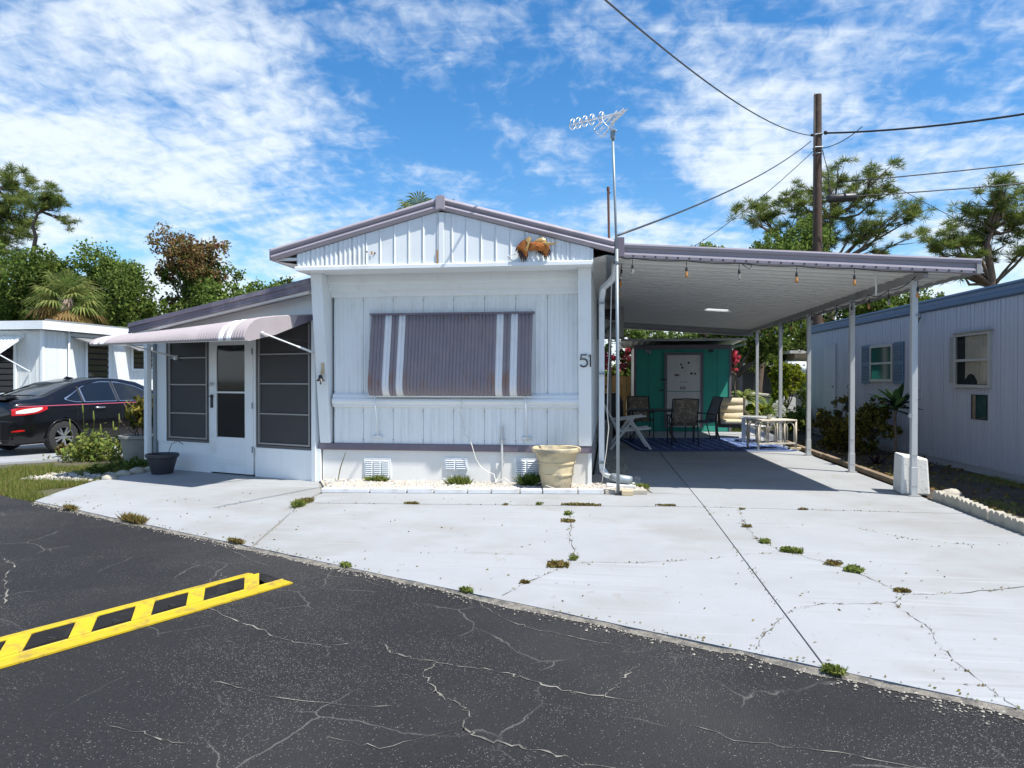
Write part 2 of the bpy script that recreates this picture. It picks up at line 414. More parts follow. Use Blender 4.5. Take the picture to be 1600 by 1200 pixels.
# ------------------------------------------------------------------ mesh helpers
class B:
    """collects shapes; build() links them as ONE mesh object"""
    def __init__(s):
        s.v = []; s.f = []; s.m = []
    def add(s, vs, fs, mi=0):
        o = len(s.v)
        s.v += [tuple(p) for p in vs]
        s.f += [tuple(i + o for i in f) for f in fs]
        s.m += [mi] * len(fs)
        return s
    def box(s, x0, x1, y0, y1, z0, z1, mi=0):
        return s.add([(x0, y0, z0), (x1, y0, z0), (x1, y1, z0), (x0, y1, z0), (x0, y0, z1), (x1, y0, z1), (x1, y1, z1), (x0, y1, z1)],
                     [(3, 2, 1, 0), (4, 5, 6, 7), (0, 1, 5, 4), (1, 2, 6, 5), (2, 3, 7, 6), (3, 0, 4, 7)], mi)
    def prism(s, poly, a, b, axis='y', mi=0):
        def q(p, t):
            return {'y': (p[0], t, p[1]), 'x': (t, p[0], p[1]), 'z': (p[0], p[1], t)}[axis]
        n = len(poly)
        vs = [q(p, a) for p in poly] + [q(p, b) for p in poly]
        fs = [tuple(range(n)), tuple(range(2 * n - 1, n - 1, -1))]
        fs += [(i, i + n, (i + 1) % n + n, (i + 1) % n) for i in range(n)]
        return s.add(vs, fs, mi)
    def bar(s, a, b, w, h, mi=0, up=(0, 0, 1)):
        a, b = Vector(a), Vector(b)
        d = (b - a).normalized(); u = Vector(up)
        if abs(d.dot(u)) > 0.98: u = Vector((0, 1, 0))
        r = d.cross(u).normalized() * (w / 2); t = r.cross(d).normalized() * (h / 2)
        vs = [p + i * r + j * t for p in (a, b) for i, j in ((-1, -1), (1, -1), (1, 1), (-1, 1))]
        return s.add(vs, [(0, 1, 2, 3), (7, 6, 5, 4), (0, 4, 5, 1), (1, 5, 6, 2), (2, 6, 7, 3), (3, 7, 4, 0)], mi)
    def tube(s, pts, r, n=8, mi=0, cap=True):
        pts = [Vector(p) for p in pts]
        k = len(pts)
        rs = r if isinstance(r, (list, tuple)) else [r] * k
        vs = []; ref = None
        for i, p in enumerate(pts):
            d = (pts[min(i + 1, k - 1)] - pts[max(i - 1, 0)])
            d = d.normalized() if d.length > 1e-9 else Vector((0, 0, 1))
            if ref is None:
                ref = d.cross(Vector((0, 0, 1)))
                if ref.length < 0.05: ref = d.cross(Vector((0, 1, 0)))
            a = (ref - d * ref.dot(d))
            if a.length < 1e-6: a = d.orthogonal()
            a.normalize(); ref = a; b = d.cross(a)
            for j in range(n):
                t = 2 * math.pi * j / n
                vs.append(p + (a * math.cos(t) + b * math.sin(t)) * rs[i])
        fs = [(i * n + j, i * n + (j + 1) % n, (i + 1) * n + (j + 1) % n, (i + 1) * n + j) for i in range(k - 1) for j in range(n)]
        if cap: fs += [tuple(range(n - 1, -1, -1)), tuple((k - 1) * n + j for j in range(n))]
        return s.add(vs, fs, mi)
    def lathe(s, prof, n=28, c=(0, 0, 0), mi=0, wob=0):
        vs = []
        for r, z in prof:
            for j in range(n):
                t = 2 * math.pi * j / n
                rr = r * (1 + wob * math.sin(3 * t + z * 9))
                vs.append((c[0] + rr * math.cos(t), c[1] + rr * math.sin(t), c[2] + z))
        fs = [(i * n + j, i * n + (j + 1) % n, (i + 1) * n + (j + 1) % n, (i + 1) * n + j) for i in range(len(prof) - 1) for j in range(n)]
        return s.add(vs, fs, mi)
    def grid(s, rows, mi=0):
        n = len(rows[0])
        vs = [p for r in rows for p in r]
        fs = [(i * n + j, i * n + j + 1, (i + 1) * n + j + 1, (i + 1) * n + j) for i in range(len(rows) - 1) for j in range(n - 1)]
        return s.add(vs, fs, mi)
    def ball(s, c, r, seg=10, rings=6, mi=0, sc=(1, 1, 1)):
        prof = []
        for i in range(rings + 1):
            a = -math.pi / 2 + math.pi * i / rings
            prof.append((r * math.cos(a), r * math.sin(a)))
        o = len(s.v)
        s.lathe(prof, seg, (0, 0, 0), mi)
        for i in range(o, len(s.v)):
            p = s.v[i]; s.v[i] = (c[0] + p[0] * sc[0], c[1] + p[1] * sc[1], c[2] + p[2] * sc[2])
        return s

ORG = {}
def origin_of(o):
    while o is not None:
        if o.name in ORG: return ORG[o.name]
        o = o.parent
    return (0, 0, 0)
def mesh(name, b, mats, smooth=False, off=(0, 0, 0), recalc=True):
    me = bpy.data.meshes.new(name)
    me.from_pydata([(x - off[0], y - off[1], z - off[2]) for x, y, z in b.v], [], b.f)
    for q in ([mats] if isinstance(mats, str) else mats):
        me.materials.append(MATS[q])
    if any(b.m): me.polygons.foreach_set('material_index', b.m)
    if recalc:
        bm = bmesh.new(); bm.from_mesh(me)
        bmesh.ops.recalc_face_normals(bm, faces=bm.faces)
        bm.to_mesh(me); bm.free()
    if smooth:
        me.polygons.foreach_set('use_smooth', [True] * len(me.polygons))
        if isinstance(smooth, (int, float)) and smooth is not True:
            me.set_sharp_from_angle(angle=R(smooth))
    me.update()
    return me
def link(name, me, parent=None):
    o = bpy.data.objects.new(name, me)
    COL.objects.link(o)
    if parent is not None: o.parent = parent
    return o
def bevel(o, w, seg=2):
    m = o.modifiers.new('bevel', 'BEVEL'); m.width = w; m.segments = seg; m.limit_method = 'ANGLE'; m.angle_limit = R(35)
    return o
def part(name, b, mats, parent, smooth=False, bev=0, recalc=True):
    """a part (or sub-part) built in the coordinates its thing was built in"""
    o = link(name, mesh(name, b, mats, smooth, origin_of(parent), recalc), parent)
    if bev: bevel(o, bev)
    return o
def tag(o, label, cat, group=None):
    o['label'] = label; o['category'] = cat
    if group: o['group'] = group
    return o
def thing(name, label, cat, loc=(0, 0, 0), rz=0, group=None, world=True):
    """Empty at the base of a thing; parts of world=True things are given in scene metres"""
    o = bpy.data.objects.new(name, None)
    COL.objects.link(o)
    o.empty_display_size = 0.1
    o.location = loc; o.rotation_euler = (0, 0, rz)
    if world: ORG[o.name] = tuple(loc)
    return tag(o, label, cat, group)
def single(name, b, mats, label, cat, loc, group=None, smooth=False, bev=0, rz=0, local=False, recalc=True):
    o = link(name, mesh(name, b, mats, smooth, (0, 0, 0) if local else loc, recalc))
    o.location = loc; o.rotation_euler = (0, 0, rz)
    if bev: bevel(o, bev)
    return tag(o, label, cat, group)
def dup(root, loc, rz=0, label=None, scale=None):
    def cp(o, par):
        c = o.copy(); COL.objects.link(c)
        if par is not None: c.parent = par
        for ch in list(o.children): cp(ch, c)
        return c
    r = cp(root, None)
    r.location = loc; r.rotation_euler = (0, 0, rz)
    if label: r['label'] = label
    if scale: r.scale = (scale,) * 3 if isinstance(scale, (int, float)) else scale
    return r
def struct(o, kind='structure'):
    o['kind'] = kind
    return o

# leaf clouds -----------------------------------------------------------------
def unit(n):
    v = RNG.normal(size=(n, 3)); return v / (np.linalg.norm(v, axis=1, keepdims=True) + 1e-9)
def npmesh(name, V, k, mats, mi=None):
    n = len(V) // k
    me = bpy.data.meshes.new(name)
    me.vertices.add(len(V)); me.vertices.foreach_set('co', V.astype(np.float32).ravel())
    me.loops.add(n * k); me.loops.foreach_set('vertex_index', np.arange(n * k, dtype=np.int32))
    me.polygons.add(n); me.polygons.foreach_set('loop_start', np.arange(0, n * k, k, dtype=np.int32))
    for q in ([mats] if isinstance(mats, str) else mats): me.materials.append(MATS[q])
    if mi is not None: me.polygons.foreach_set('material_index', np.asarray(mi, dtype=np.int32))
    me.update(calc_edges=True)
    return me
def leafquads(C, L, asp, D=None, jit=0.35, droop=0.0):
    """diamond leaves at centres C, length L, pointing along D (random when None)"""
    n = len(C)
    L = np.asarray(L) * (1 + jit * RNG.uniform(-1, 1, n))
    if D is None: D = unit(n)
    else: D = D / (np.linalg.norm(D, axis=1, keepdims=True) + 1e-9)
    D = D.copy(); D[:, 2] -= droop; D /= np.linalg.norm(D, axis=1, keepdims=True)
    X = np.cross(D, unit(n)); X /= np.linalg.norm(X, axis=1, keepdims=True) + 1e-9
    l = L[:, None]
    a = C - D * l * 0.5; b = C + X * l * asp * 0.5 - D * l * 0.05; c = C + D * l * 0.5; d = C - X * l * asp * 0.5 - D * l * 0.05
    return np.stack([a, b, c, d], 1).reshape(-1, 3)

def wob(a, b, n, amp):
    a, b = Vector(a), Vector(b)
    out = []
    for i in range(n + 1):
        t = i / n
        p = a.lerp(b, t)
        if 0 < i < n: p += Vector((random.uniform(-1, 1), random.uniform(-1, 1), random.uniform(-0.6, 0.6))) * amp
        out.append(p)
    return out
def crown_lobes(c, rad, k, lr):
    out = []
    while len(out) < k:
        p = [random.uniform(-1, 1) for _ in range(3)]
        q = sum(x * x for x in p)
        if q < 1: 
            r = lr * random.uniform(0.65, 1.25)
            out.append((c[0] + p[0] * rad[0], c[1] + p[1] * rad[1], c[2] + p[2] * rad[2], r))
    return out
def broadleaf(name, label, loc, trunk_h, c, rad, k, lr, n, leaf, mats='leaf_oak', cat='tree', group=None, tr=0.16, bark='bark', mix=None, asp=0.55):
    """tree or bush: tapered trunk with a limb to every leaf clump, leaves spread through each clump"""
    t = thing(name, label, cat, loc, 0, group)
    lobes = crown_lobes((loc[0] + c[0], loc[1] + c[1], loc[2] + c[2]), rad, k, lr)
    b = B()
    top = Vector((loc[0] + c[0] * 0.5, loc[1] + c[1] * 0.5, loc[2] + trunk_h))
    pts = wob(loc, top, 4, tr * 0.8)
    b.tube(pts, [tr * (1.25 - 0.5 * i / 4) for i in range(5)], 8)
    for (x, y, z, r) in lobes:
        q = wob(top, (x, y, z), 4, 0.12 * lr + 0.02)
        b.tube(q, [tr * 0.55, tr * 0.42, tr * 0.3, tr * 0.18, tr * 0.06], 6)
        for _ in range(2):
            e = Vector((x, y, z)) + Vector((random.uniform(-1, 1), random.uniform(-1, 1), random.uniform(-.4, 1))) * r * 0.9
            b.tube(wob(q[3], e, 2, 0.1 * r), [tr * 0.18, tr * 0.1, tr * 0.03], 5)
    part('trunk', b, bark, t, True)
    w = np.array([l[3] ** 2 for l in lobes]); w = w / w.sum()
    V = []; MI = []
    if cat == 'tree': n, leaf = int(n * 1.9), leaf * .70
    for (x, y, z, r), f in zip(lobes, w):
        m = max(8, int(n * f))
        # sprays of leaves inside the clump give gaps and an uneven outline
        ns = max(6, m // 18)
        sp = unit(ns) * (RNG.uniform(0.25, 1.0, ns) ** 0.5)[:, None] * r * np.array([1, 1, 0.8])
        ix = RNG.integers(0, ns, m)
        C = sp[ix] + RNG.normal(size=(m, 3)) * r * 0.13 + np.array([x, y, z])
        V.append(leafquads(C, leaf, asp))
        if mix: MI += [1 if mix(x - loc[0], y - loc[1], z - loc[2]) > random.random() else 0] * m
    V = np.concatenate(V) - np.array(loc)
    link('crown', npmesh('crown', V, 4, mats, MI if mix else None), t)
    return t
def pine(name, label, loc, pts, tr, limbs, n_tuft, tuft=0.5, group=None, lean=None):
    """slash pine: bare crooked stem, limbs in the upper part, tufts of needles at their ends"""
    t = thing(name, label, 'tree', loc, 0, group)
    b = B()
    P = [Vector(loc) + Vector(p) for p in pts]
    b.tube(P, [tr * (1 - 0.75 * i / (len(P) - 1)) for i in range(len(P))], 8)
    C = []
    for (f, e, r) in limbs:                 # fraction along stem, end offset, pad radius
        k = f * (len(P) - 1); i = min(int(k), len(P) - 2)
        s0 = P[i].lerp(P[i + 1], k - i)
        e = Vector(loc) + Vector(e)
        mid = s0.lerp(e, 0.5) + Vector((random.uniform(-.3, .3), random.uniform(-.3, .3), random.uniform(-.5, .1)))
        q = [s0, s0.lerp(mid, .5) + Vector((0, 0, random.uniform(-.15, .1))), mid, mid.lerp(e, .55) + Vector((random.uniform(-.2, .2), 0, .1)), e]
        b.tube(q, [tr * .34, tr * .27, tr * .2, tr * .12, tr * .04], 6)
        m = max(3, int(n_tuft * r * r))
        subs = [(Vector((random.uniform(-1, 1), random.uniform(-1, 1), random.uniform(-.6, .8))) * r * 1.05, r * random.uniform(.3, .62)) for _ in range(8)]
        subs += [(mid.lerp(e, k) - e, r * .3) for k in (.45, .7)]
        for _ in range(m):
            so_, sr = random.choice(subs)
            d = Vector(unit(1)[0]) * (random.random() ** 0.45) * sr
            d.z *= 0.75
            p = e + so_ + d
            C.append(p)
            if random.random() < 0.35: b.tube(wob(q[3], p, 2, 0.08), [tr * .09, tr * .06, tr * .02], 4)
    part('trunk', b, 'bark', t, True)
    C = np.array([tuple(p) for p in C])
    per = 54
    D = unit(len(C) * per); D[:, 2] = D[:, 2] * 0.6 + 0.25
    D /= np.linalg.norm(D, axis=1, keepdims=True)
    CC = np.repeat(C, per, 0) + D * tuft * 0.42
    V = leafquads(CC, tuft * .85, 0.065, D) - np.array(loc)
    link('crown', npmesh('crown', V, 4, 'needle'), t)
    return t
def fan_palm(name, label, loc, h, n, fl, group=None, dry=0.35):
    t = thing(name, label, 'palm', loc, 0, group)
    b = B()
    b.tube(wob(loc, (loc[0], loc[1], loc[2] + h), 5, 0.05), [0.24, 0.2, 0.18, 0.18, 0.2, 0.26], 9)
    for i in range(26):
        a = random.uniform(0, 6.28); z = h * random.uniform(0.55, 0.98)
        p = Vector((loc[0] + math.cos(a) * .19, loc[1] + math.sin(a) * .19, loc[2] + z))
        b.bar(p, p + Vector((math.cos(a) * .16, math.sin(a) * .16, .22)), .07, .03)
    part('trunk', b, 'bark_pale', t, True)
    V = []; MI = []
    top = np.array([loc[0], loc[1], loc[2] + h])
    for i in range(n):
        a = i * 2.399963 + random.uniform(-.2, .2)
        el = R(82 - 150 * (i / n) ** 0.9)
        d = np.array([math.cos(a) * math.cos(el), math.sin(a) * math.cos(el), math.sin(el)])
        st = fl * 0.55 * random.uniform(.85, 1.15)
        hub = top + d * st + np.array([0, 0, -0.12 * st])
        side = np.cross(d, [0, 0, 1.0]); side /= np.linalg.norm(side) + 1e-9
        isdry = 1 if i > n * (1 - dry) else 0
        s_ = side * 0.02
        V.append(np.array([top - s_, top + s_, hub + s_, hub - s_])); MI.append(isdry)
        m = 22
        for j in range(m):
            th = R(-118 + 236 * j / (m - 1))
            dd = d * math.cos(th) + side * math.sin(th); dd[2] -= 0.18 + 0.25 * abs(math.sin(th)); dd /= np.linalg.norm(dd)
            L = fl * 0.62 * (0.75 + 0.25 * math.cos(th)) * random.uniform(.85, 1.1)
            w = np.cross(dd, np.cross(d, side)); w /= np.linalg.norm(w) + 1e-9
            w = w * L * 0.045
            mid = hub + dd * L * .6; tip = hub + dd * L + np.array([0, 0, -L * .28])
            V.append(np.array([hub, mid + w, tip, mid - w])); MI.append(isdry)
    V = np.concatenate(V) - np.array(loc)
    link('crown', npmesh('crown', V, 4, ['palm_leaf', 'palm_dry'], MI), t)
    return t

# ------------------------------------------------------------------ ground, road, driveway
def poly_sheet(name, pts, z, mat, parent=None):
    b = B(); b.add([(x, y, z) for x, y in pts], [tuple(range(len(pts)))])
    o = link(name, mesh(name, b, mat), parent)
    return o
g0 = poly_sheet('ground', [(-400, -150), (400, -150), (400, 600), (-400, 600)], -0.06, 'ground_soil')
struct(g0)
def edge(x): return 4.23 - 0.4916 * x
rj = random.Random(7)
epts = []
x = -60.0
while x < 40:
    epts.append((x, edge(x) + rj.uniform(-.018, .018)))
    x += 0.12 if -8 < x < 4 else 2.0
road = poly_sheet('road', epts + [(40, -100), (-60, -100)], -0.014, 'asphalt')
struct(road)
# verge of loose grit washed along the slab edge
bgrit = B()
rows = []
for (x, y) in [p for p in epts if -7 < p[0] < 4.2]:
    w = max(.004, 0.03 + 0.035 * math.sin(x * 2.3) * math.sin(x * 5.1 + 1) + 0.035 * rj.random() * (0.3 + max(0, (x + 3) / 5)))
    rows.append([(x - .44 * w, y - .9 * w, -0.011), (x, y + .01, -0.003)])
bgrit.grid(rows)
part('grit_strip', bgrit, 'grit', road)

drv = poly_sheet('driveway', [(-6.7, 7.5), (-3.03, 5.74), (1.08, 3.72), (3.78, 2.4), (3.78, 19.6), (-.15, 19.6), (-.15, 10), (-3.9, 9.4), (-7.0, 10.45), (-7.1, 9.1)], -0.010, 'joint_fill')
struct(drv)
def eline(x0, x1, n=30):
    return [(x0 + (x1 - x0) * i / n, edge(x0 + (x1 - x0) * i / n) + 0.012 + rj.uniform(0, .014)) for i in range(n + 1)]
slabs = [
    eline(-6.72, -3.045) + [(-3.29, 6.8), (-3.58, 8.1), (-3.62, 8.6), (-4.03, 9.52), (-7.06, 10.55), (-7.18, 9.11), (-6.95, 8.2)],
    eline(-3.02, 1.075) + [(1.075, 8.19), (-3.55, 7.83), (-3.26, 6.8)],
    [(-3.555, 7.855), (1.075, 8.21), (1.065, 9.06), (0.55, 9.09), (-3.57, 8.66)],
    [(0.56, 9.11), (1.065, 9.07), (1.005, 13.2), (-.2, 13.2), (-.2, 10.5), (.38, 10.35)],
    [(-.2, 13.22), (1.0, 13.22), (0.98, 19.78), (-.2, 19.78)],
    eline(1.086, 3.8) + [(3.81, 8.16), (1.086, 8.19)],
    [(1.086, 8.205), (3.81, 8.175), (3.78, 13.9), (1.018, 13.9)],
    [(1.02, 13.92), (3.78, 13.92), (3.78, 19.78), (1.0, 19.78)],
]
for pl in slabs:
    b = B(); b.prism(pl, -0.055, 0.0, 'z')
    part('slab', b, 'painted_concrete', drv)
def crackline(pts, w, seg=5, amp=0.018, z=0.003, seed=1):
    r = random.Random(seed)
    out = []
    for a, c in zip(pts, pts[1:]):
        for i in range(seg):
            t = i / seg
            out.append((a[0] + (c[0] - a[0]) * t + r.uniform(-amp, amp), a[1] + (c[1] - a[1]) * t + r.uniform(-amp, amp)))
    out.append(pts[-1])
    rows = []
    for i, p in enumerate(out):
        q0 = out[max(i - 1, 0)]; q1 = out[min(i + 1, len(out) - 1)]
        dx, dy = q1[0] - q0[0], q1[1] - q0[1]; l = math.hypot(dx, dy) + 1e-9
        ww = w * r.choice((.06, .12, .25, .4, .55)) * (0.25 if i in (0, len(out) - 1) else 1)
        rows.append([(p[0] - dy / l * ww, p[1] + dx / l * ww, z), (p[0] + dy / l * ww, p[1] - dx / l * ww, z)])
    return B().grid(rows)
CR = [
    ([(-.42, 7.71), (-.36, 7.04), (-.35, 6.47), (-.28, 5.99), (-.3, 5.57), (-.4, 5.32), (-.58, 4.98), (-.7, 4.66)], .007),
    ([(1.44, 8.15), (1.34, 7.21), (1.33, 6.57), (1.46, 6.19), (1.76, 5.76), (1.85, 5.54), (1.95, 5.17), (1.96, 5.05), (2.35, 5.13), (2.86, 5.35), (3.7, 5.4)], .009),
    ([(1.96, 5.05), (1.84, 4.87), (1.58, 4.8), (1.38, 4.78), (1.14, 4.61), (1.0, 4.39), (.89, 4.19), (.77, 3.9)], .009),
    ([(1.84, 4.87), (1.82, 4.62), (1.85, 4.42), (1.78, 4.11), (1.76, 3.85), (1.76, 3.56), (1.79, 3.38)], .005),
    ([(-.27, 5.58), (.25, 5.65), (.76, 5.82), (1.05, 5.98)], .004),
    ([(1.1, 6.02), (1.31, 6.1), (1.45, 6.17)], .004),
    ([(2.4, 7.2), (2.7, 6.8), (3.2, 6.6)], .003),
]
for i, (p, w) in enumerate(CR):
    part('crack', crackline(p, w, 6, .013, .003, i), 'crack_dark', drv)
RC = [
    ([(-2.65, 4.32), (-2.34, 4.08), (-2.03, 3.9), (-1.76, 3.73), (-1.52, 3.69), (-1.44, 3.54)], .012),
    ([(-1.52, 3.69), (-1.42, 3.74), (-1.32, 3.79)], .008),
    ([(-1.26, 3.8), (-1.13, 3.65), (-.99, 3.59), (-.84, 3.54), (-.67, 3.52), (-.5, 3.47), (-.4, 3.42), (-.21, 3.32), (-.06, 3.28), (.14, 3.24)], .013),
    ([(-.86, 3.54), (-.91, 3.41), (-.8, 3.24), (-.75, 3.16), (-.67, 3.13), (-.6, 3.02), (-.59, 2.9), (-.54, 2.83), (-.38, 2.79), (-.22, 2.75), (-.02, 2.67), (.2, 2.62)], .012),
    ([(.16, 3.68), (.09, 3.53), (.03, 3.36), (-.03, 3.25)], .010),
    ([(-3.23, 5.18), (-3.03, 5.11), (-2.79, 4.87), (-2.75, 4.64)], .007),
    ([(-4.89, 5.15), (-4.62, 4.99), (-4.39, 4.66), (-4.04, 4.31), (-3.8, 4.01)], .014),
    ([(-.89, 4.67), (-.71, 4.36), (-.57, 4.2), (-.36, 4.07), (-.07, 3.96), (.1, 3.89)], .006),
    ([(-2.08, 2.73), (-1.83, 2.66), (-1.67, 2.63)], .010),
    ([(-2.13, 5.05), (-1.74, 4.93), (-1.44, 4.74), (-1.25, 4.69)], .004),
    ([(-3.6, 6.0), (-3.3, 5.75), (-2.9, 5.4), (-2.6, 5.2)], .005),
    ([(.3, 3.1), (.5, 2.95), (.9, 2.9), (1.2, 2.8)], .006),
    ([(-1.9, 3.2), (-1.6, 3.1), (-1.2, 3.02), (-.95, 3.06)], .006),
    ([(-1.15, 2.75), (-.9, 2.7), (-.62, 2.88)], .005),
]
for i, (p, w) in enumerate(RC):
    part('crack', crackline(p, w, 6, .016, -.0105, 40 + i), 'crack_light', road)
poly = [(-19, 10.2), (-10.6, 10.9), (-9.6, 11.9), (-9.0, 13.4), (-8.9, 20), (-13.25, 20), (-13.25, 14.7), (-19, 14.0)]
b = B(); b.prism(poly, -.058, -.02, 'z')
nd = struct(link('neighbour_driveway', mesh('neighbour_driveway', b, 'painted_concrete')))
# soil bed beside the lilac home and the white stone bed in front of the home
b = B()
rows = []
for i in range(30):
    y = 4.0 + i * 0.7
    rows.append([(3.9 + (5.9 - 3.9) * j / 6, y, -0.03 + 0.05 * math.sin(j / 6 * 3.14) + random.uniform(-.015, .015)) for j in range(7)])
b.grid(rows)
struct(link('garden_soil', mesh('garden_soil', b, 'soil')))
b = B(); b.prism([(-3.6, 8.72), (.5, 9.14), (.36, 10.4), (-.1, 10.6), (-4.0, 9.6), (-4.0, 9.5)], -.05, .018, 'z')
struct(link('gravel_bed', mesh('gravel_bed', b, 'pebble')))
def pebbles(name, inside, box, n, s0, s1, z, mat, label=None):
    """loose stones: squashed octahedra with jittered corners"""
    oct_v = np.array([(1, 0, 0), (-1, 0, 0), (0, 1, 0), (0, -1, 0), (0, 0, 1), (0, 0, -1)], float)
    oct_f = [(0, 2, 4), (2, 1, 4), (1, 3, 4), (3, 0, 4), (2, 0, 5), (1, 2, 5), (3, 1, 5), (0, 3, 5)]
    b = B(); k = 0
    while k < n:
        x, y = random.uniform(box[0], box[1]), random.uniform(box[2], box[3])
        if not inside(x, y): continue
        s = random.uniform(s0, s1)
        V = oct_v * np.array([s * random.uniform(.8, 1.3), s * random.uniform(.8, 1.3), s * random.uniform(.5, .8)]) * RNG.uniform(.75, 1.2, (6, 1))
        a = random.uniform(0, 6.28); ca, sa = math.cos(a), math.sin(a)
        b.add([(x + p[0] * ca - p[1] * sa, y + p[0] * sa + p[1] * ca, z + s * .3 + p[2]) for p in V], oct_f)
        k += 1
    o = link(name, mesh(name, b, mat, recalc=False))
    struct(o, 'stuff')
    o['label'] = label; o['category'] = 'gravel'
    return o
leafm = [p for p in epts if -6.9 < p[0] < 4.2]
def near_edge(x, y):
    d = y - edge(x)
    return -.05 - .09 * rj.random() ** 2 * (1 + max(0, (x + 2) / 3)) < d < .02
pebbles('edge_grit', near_edge, (-6.7, 4.0, 2.2, 7.7), 2600, .003, .009, -.012, 'grit_stone', 'loose grit along the edge of the asphalt')
def in_bed(x, y):
    return -3.95 < x < .45 and y > 8.76 + (x + 3.6) * .1 and y < 9.6 + max(0, (x + .3) * 1.2) and x > -3.55 - (y - 8.7) * .48
pebbles('white_gravel', in_bed, (-4, .5, 8.7, 10.4), 3600, .014, .032, .02, 'pebble', 'white stone chips spread along the foot of the home')
pebbles('garden_chips', lambda x, y: True, (-8.6, -7.3, 9.3, 10.2), 500, .014, .04, -.045, 'pebble', 'white stone chips in the left garden bed')
pebbles('side_gravel', lambda x, y: True, (-.15, .3, 10.7, 13.2), 500, .012, .03, .004, 'edging_stone', 'grey gravel along the shaded side of the home')

# grass -----------------------------------------------------------------
def grass(name, label, fn, box, n, h0, h1, mat='grass_blade'):
    V = []; k = 0
    P = []
    while k < n:
        x, y = random.uniform(box[0], box[1]), random.uniform(box[2], box[3])
        if fn(x, y): P.append((x, y, -.055)); k += 1
    P = np.array(P); m = len(P)
    D = RNG.normal(size=(m, 3)) * np.array([.45, .45, 0]) + np.array([0, 0, 1.0]); D /= np.linalg.norm(D, axis=1, keepdims=True)
    Hh = RNG.uniform(h0, h1, m)[:, None]
    X = np.cross(D, unit(m)); X /= np.linalg.norm(X, axis=1, keepdims=True)
    X *= 0.0045
    V = np.stack([P - X, P + X, P + D * Hh], 1).reshape(-1, 3)
    o = link(name, npmesh(name, V, 3, mat))
    struct(o, 'stuff'); o['label'] = label; o['category'] = 'grass'
    return o
def in_lawn(x, y):
    if y < edge(x) + .03 + .06 * math.sin(x * 9): return False
    if x > -7.22 - .1 * math.sin(y * 3) - .3 * max(0, 8.2 - y) * 0 and y > 7.9: return False
    if x > -6.78 and y <= 7.9: return False
    v = math.sin(x * 2.7 + y * 1.3) + math.sin(y * 4.1 - x * 1.9)
    if -8.5 < x < -7.35 and 9.25 < y < 10.0: return False
    return v > -.9
grass('lawn_grass', 'ragged green grass at the left corner beside the road', in_lawn, (-12, -6.75, 7.5, 10.6), 26000, .04, .13)
grass('garden_weeds', 'thin dry grass along the neighbour driveway edge', lambda x, y: math.sin(x * 5) + math.sin(y * 4.3) > -.2, (-9.6, -7.3, 10.2, 13.2), 6500, .03, .10)
grass('side_grass', 'dark patchy grass in the bed beside the lilac home', lambda x, y: math.sin(x * 5) + math.sin(y * 3.1) > .3, (4.3, 5.6, 6.5, 12), 7000, .08, .15)
grass('back_grass', 'sunlit grass behind the carport', lambda x, y: True, (2.8, 7.5, 19.9, 26), 12000, .05, .2)

# ------------------------------------------------------------------ the white home
def rib_solid(b, prof, yb, z0, zt, mi=0):
    """sheet-metal panel: front profile (x, y) closed by a back face, extruded upward to zt(x)"""
    pl = list(prof) + [(prof[-1][0], yb), (prof[0][0], yb)]
    n = len(pl)
    vs = [(x, y, z0) for x, y in pl] + [(x, y, zt(x) if callable(zt) else zt) for x, y in pl]
    fs = [tuple(range(n - 1, -1, -1)), tuple(range(n, 2 * n))] + [(i, (i + 1) % n, (i + 1) % n + n, i + n) for i in range(n)]
    return b.add(vs, fs, mi)
def ribs(x0, x1, y, n, d, w=0.30, seam=True):
    """front profile with n raised beads across the width and a groove at each end"""
    p = [(x0 + .002, y + (.006 if seam else 0)), (x0 + .008, y)] if seam else [(x0, y)]
    pit = (x1 - x0) / n
    for i in range(n):
        c = x0 + pit * (i + .5); h = pit * w / 2
        p += [(c - h, y), (c - h * .55, y - d), (c + h * .55, y - d), (c + h, y)]
    p += [(x1 - .008, y), (x1 - .002, y + .006)] if seam else [(x1, y)]
    return p

FY = 9.53                                  # recessed front wall plane
home = thing('mobile_home', 'white ribbed metal mobile home with low gable roof, striped window awning and number 51', 'mobile home', (-2.12, 9.6, 0))
b = B(); b.box(-4.0, -.235, 9.66, 21.5, .5, 2.95); part('wall', b, 'white_metal', home)
# right side wall in vertical panels
for i in range(16):
    y0 = 9.70 + i * .73
    b = B(); b.box(-.234, -.222, y0, y0 + .72, .55, 2.95)
    for k in range(6): b.box(-.223, -.214, y0 + .06 + k * .115, y0 + .10 + k * .115, .55, 2.95)
    part('side_panel', b, 'white_panel', home)
pw = (3.81 - .38) / 8
me_up = mesh('wall_panel', rib_solid(B(), ribs(0, pw, 0, 7, .007), .03, 1.225, 2.585), 'white_panel')
me_lo = mesh('wall_panel', rib_solid(B(), ribs(0, pw, 0, 7, .005), .03, .545, 1.05), 'white_panel')
for i in range(8):
    for me in (me_up, me_lo):
        o = link('wall_panel', me, home)
        o.location = (-3.81 + i * pw + 2.12, FY - 9.6, 0)
b = B()
b.prism([(FY + .02, 1.045), (FY - .035, 1.05), (FY - .052, 1.065), (FY - .045, 1.085), (FY - .07, 1.10), (FY - .082, 1.125), (FY - .082, 1.145), (FY - .07, 1.168), (FY - .045, 1.178), (FY - .05, 1.205), (FY - .03, 1.23), (FY + .02, 1.235)], -3.81, -.385, 'x')
part('rub_rail', b, 'white_metal', home, 40)
b = B()
b.prism([(FY + .03, 2.575), (FY - .03, 2.58), (FY - .045, 2.60), (FY - .045, 2.64), (FY - .11, 2.67), (FY - .12, 2.70), (FY - .12, 2.75), (FY - .15, 2.765), (FY - .15, 2.88), (FY + .03, 2.88)], -3.838, -.386, 'x')
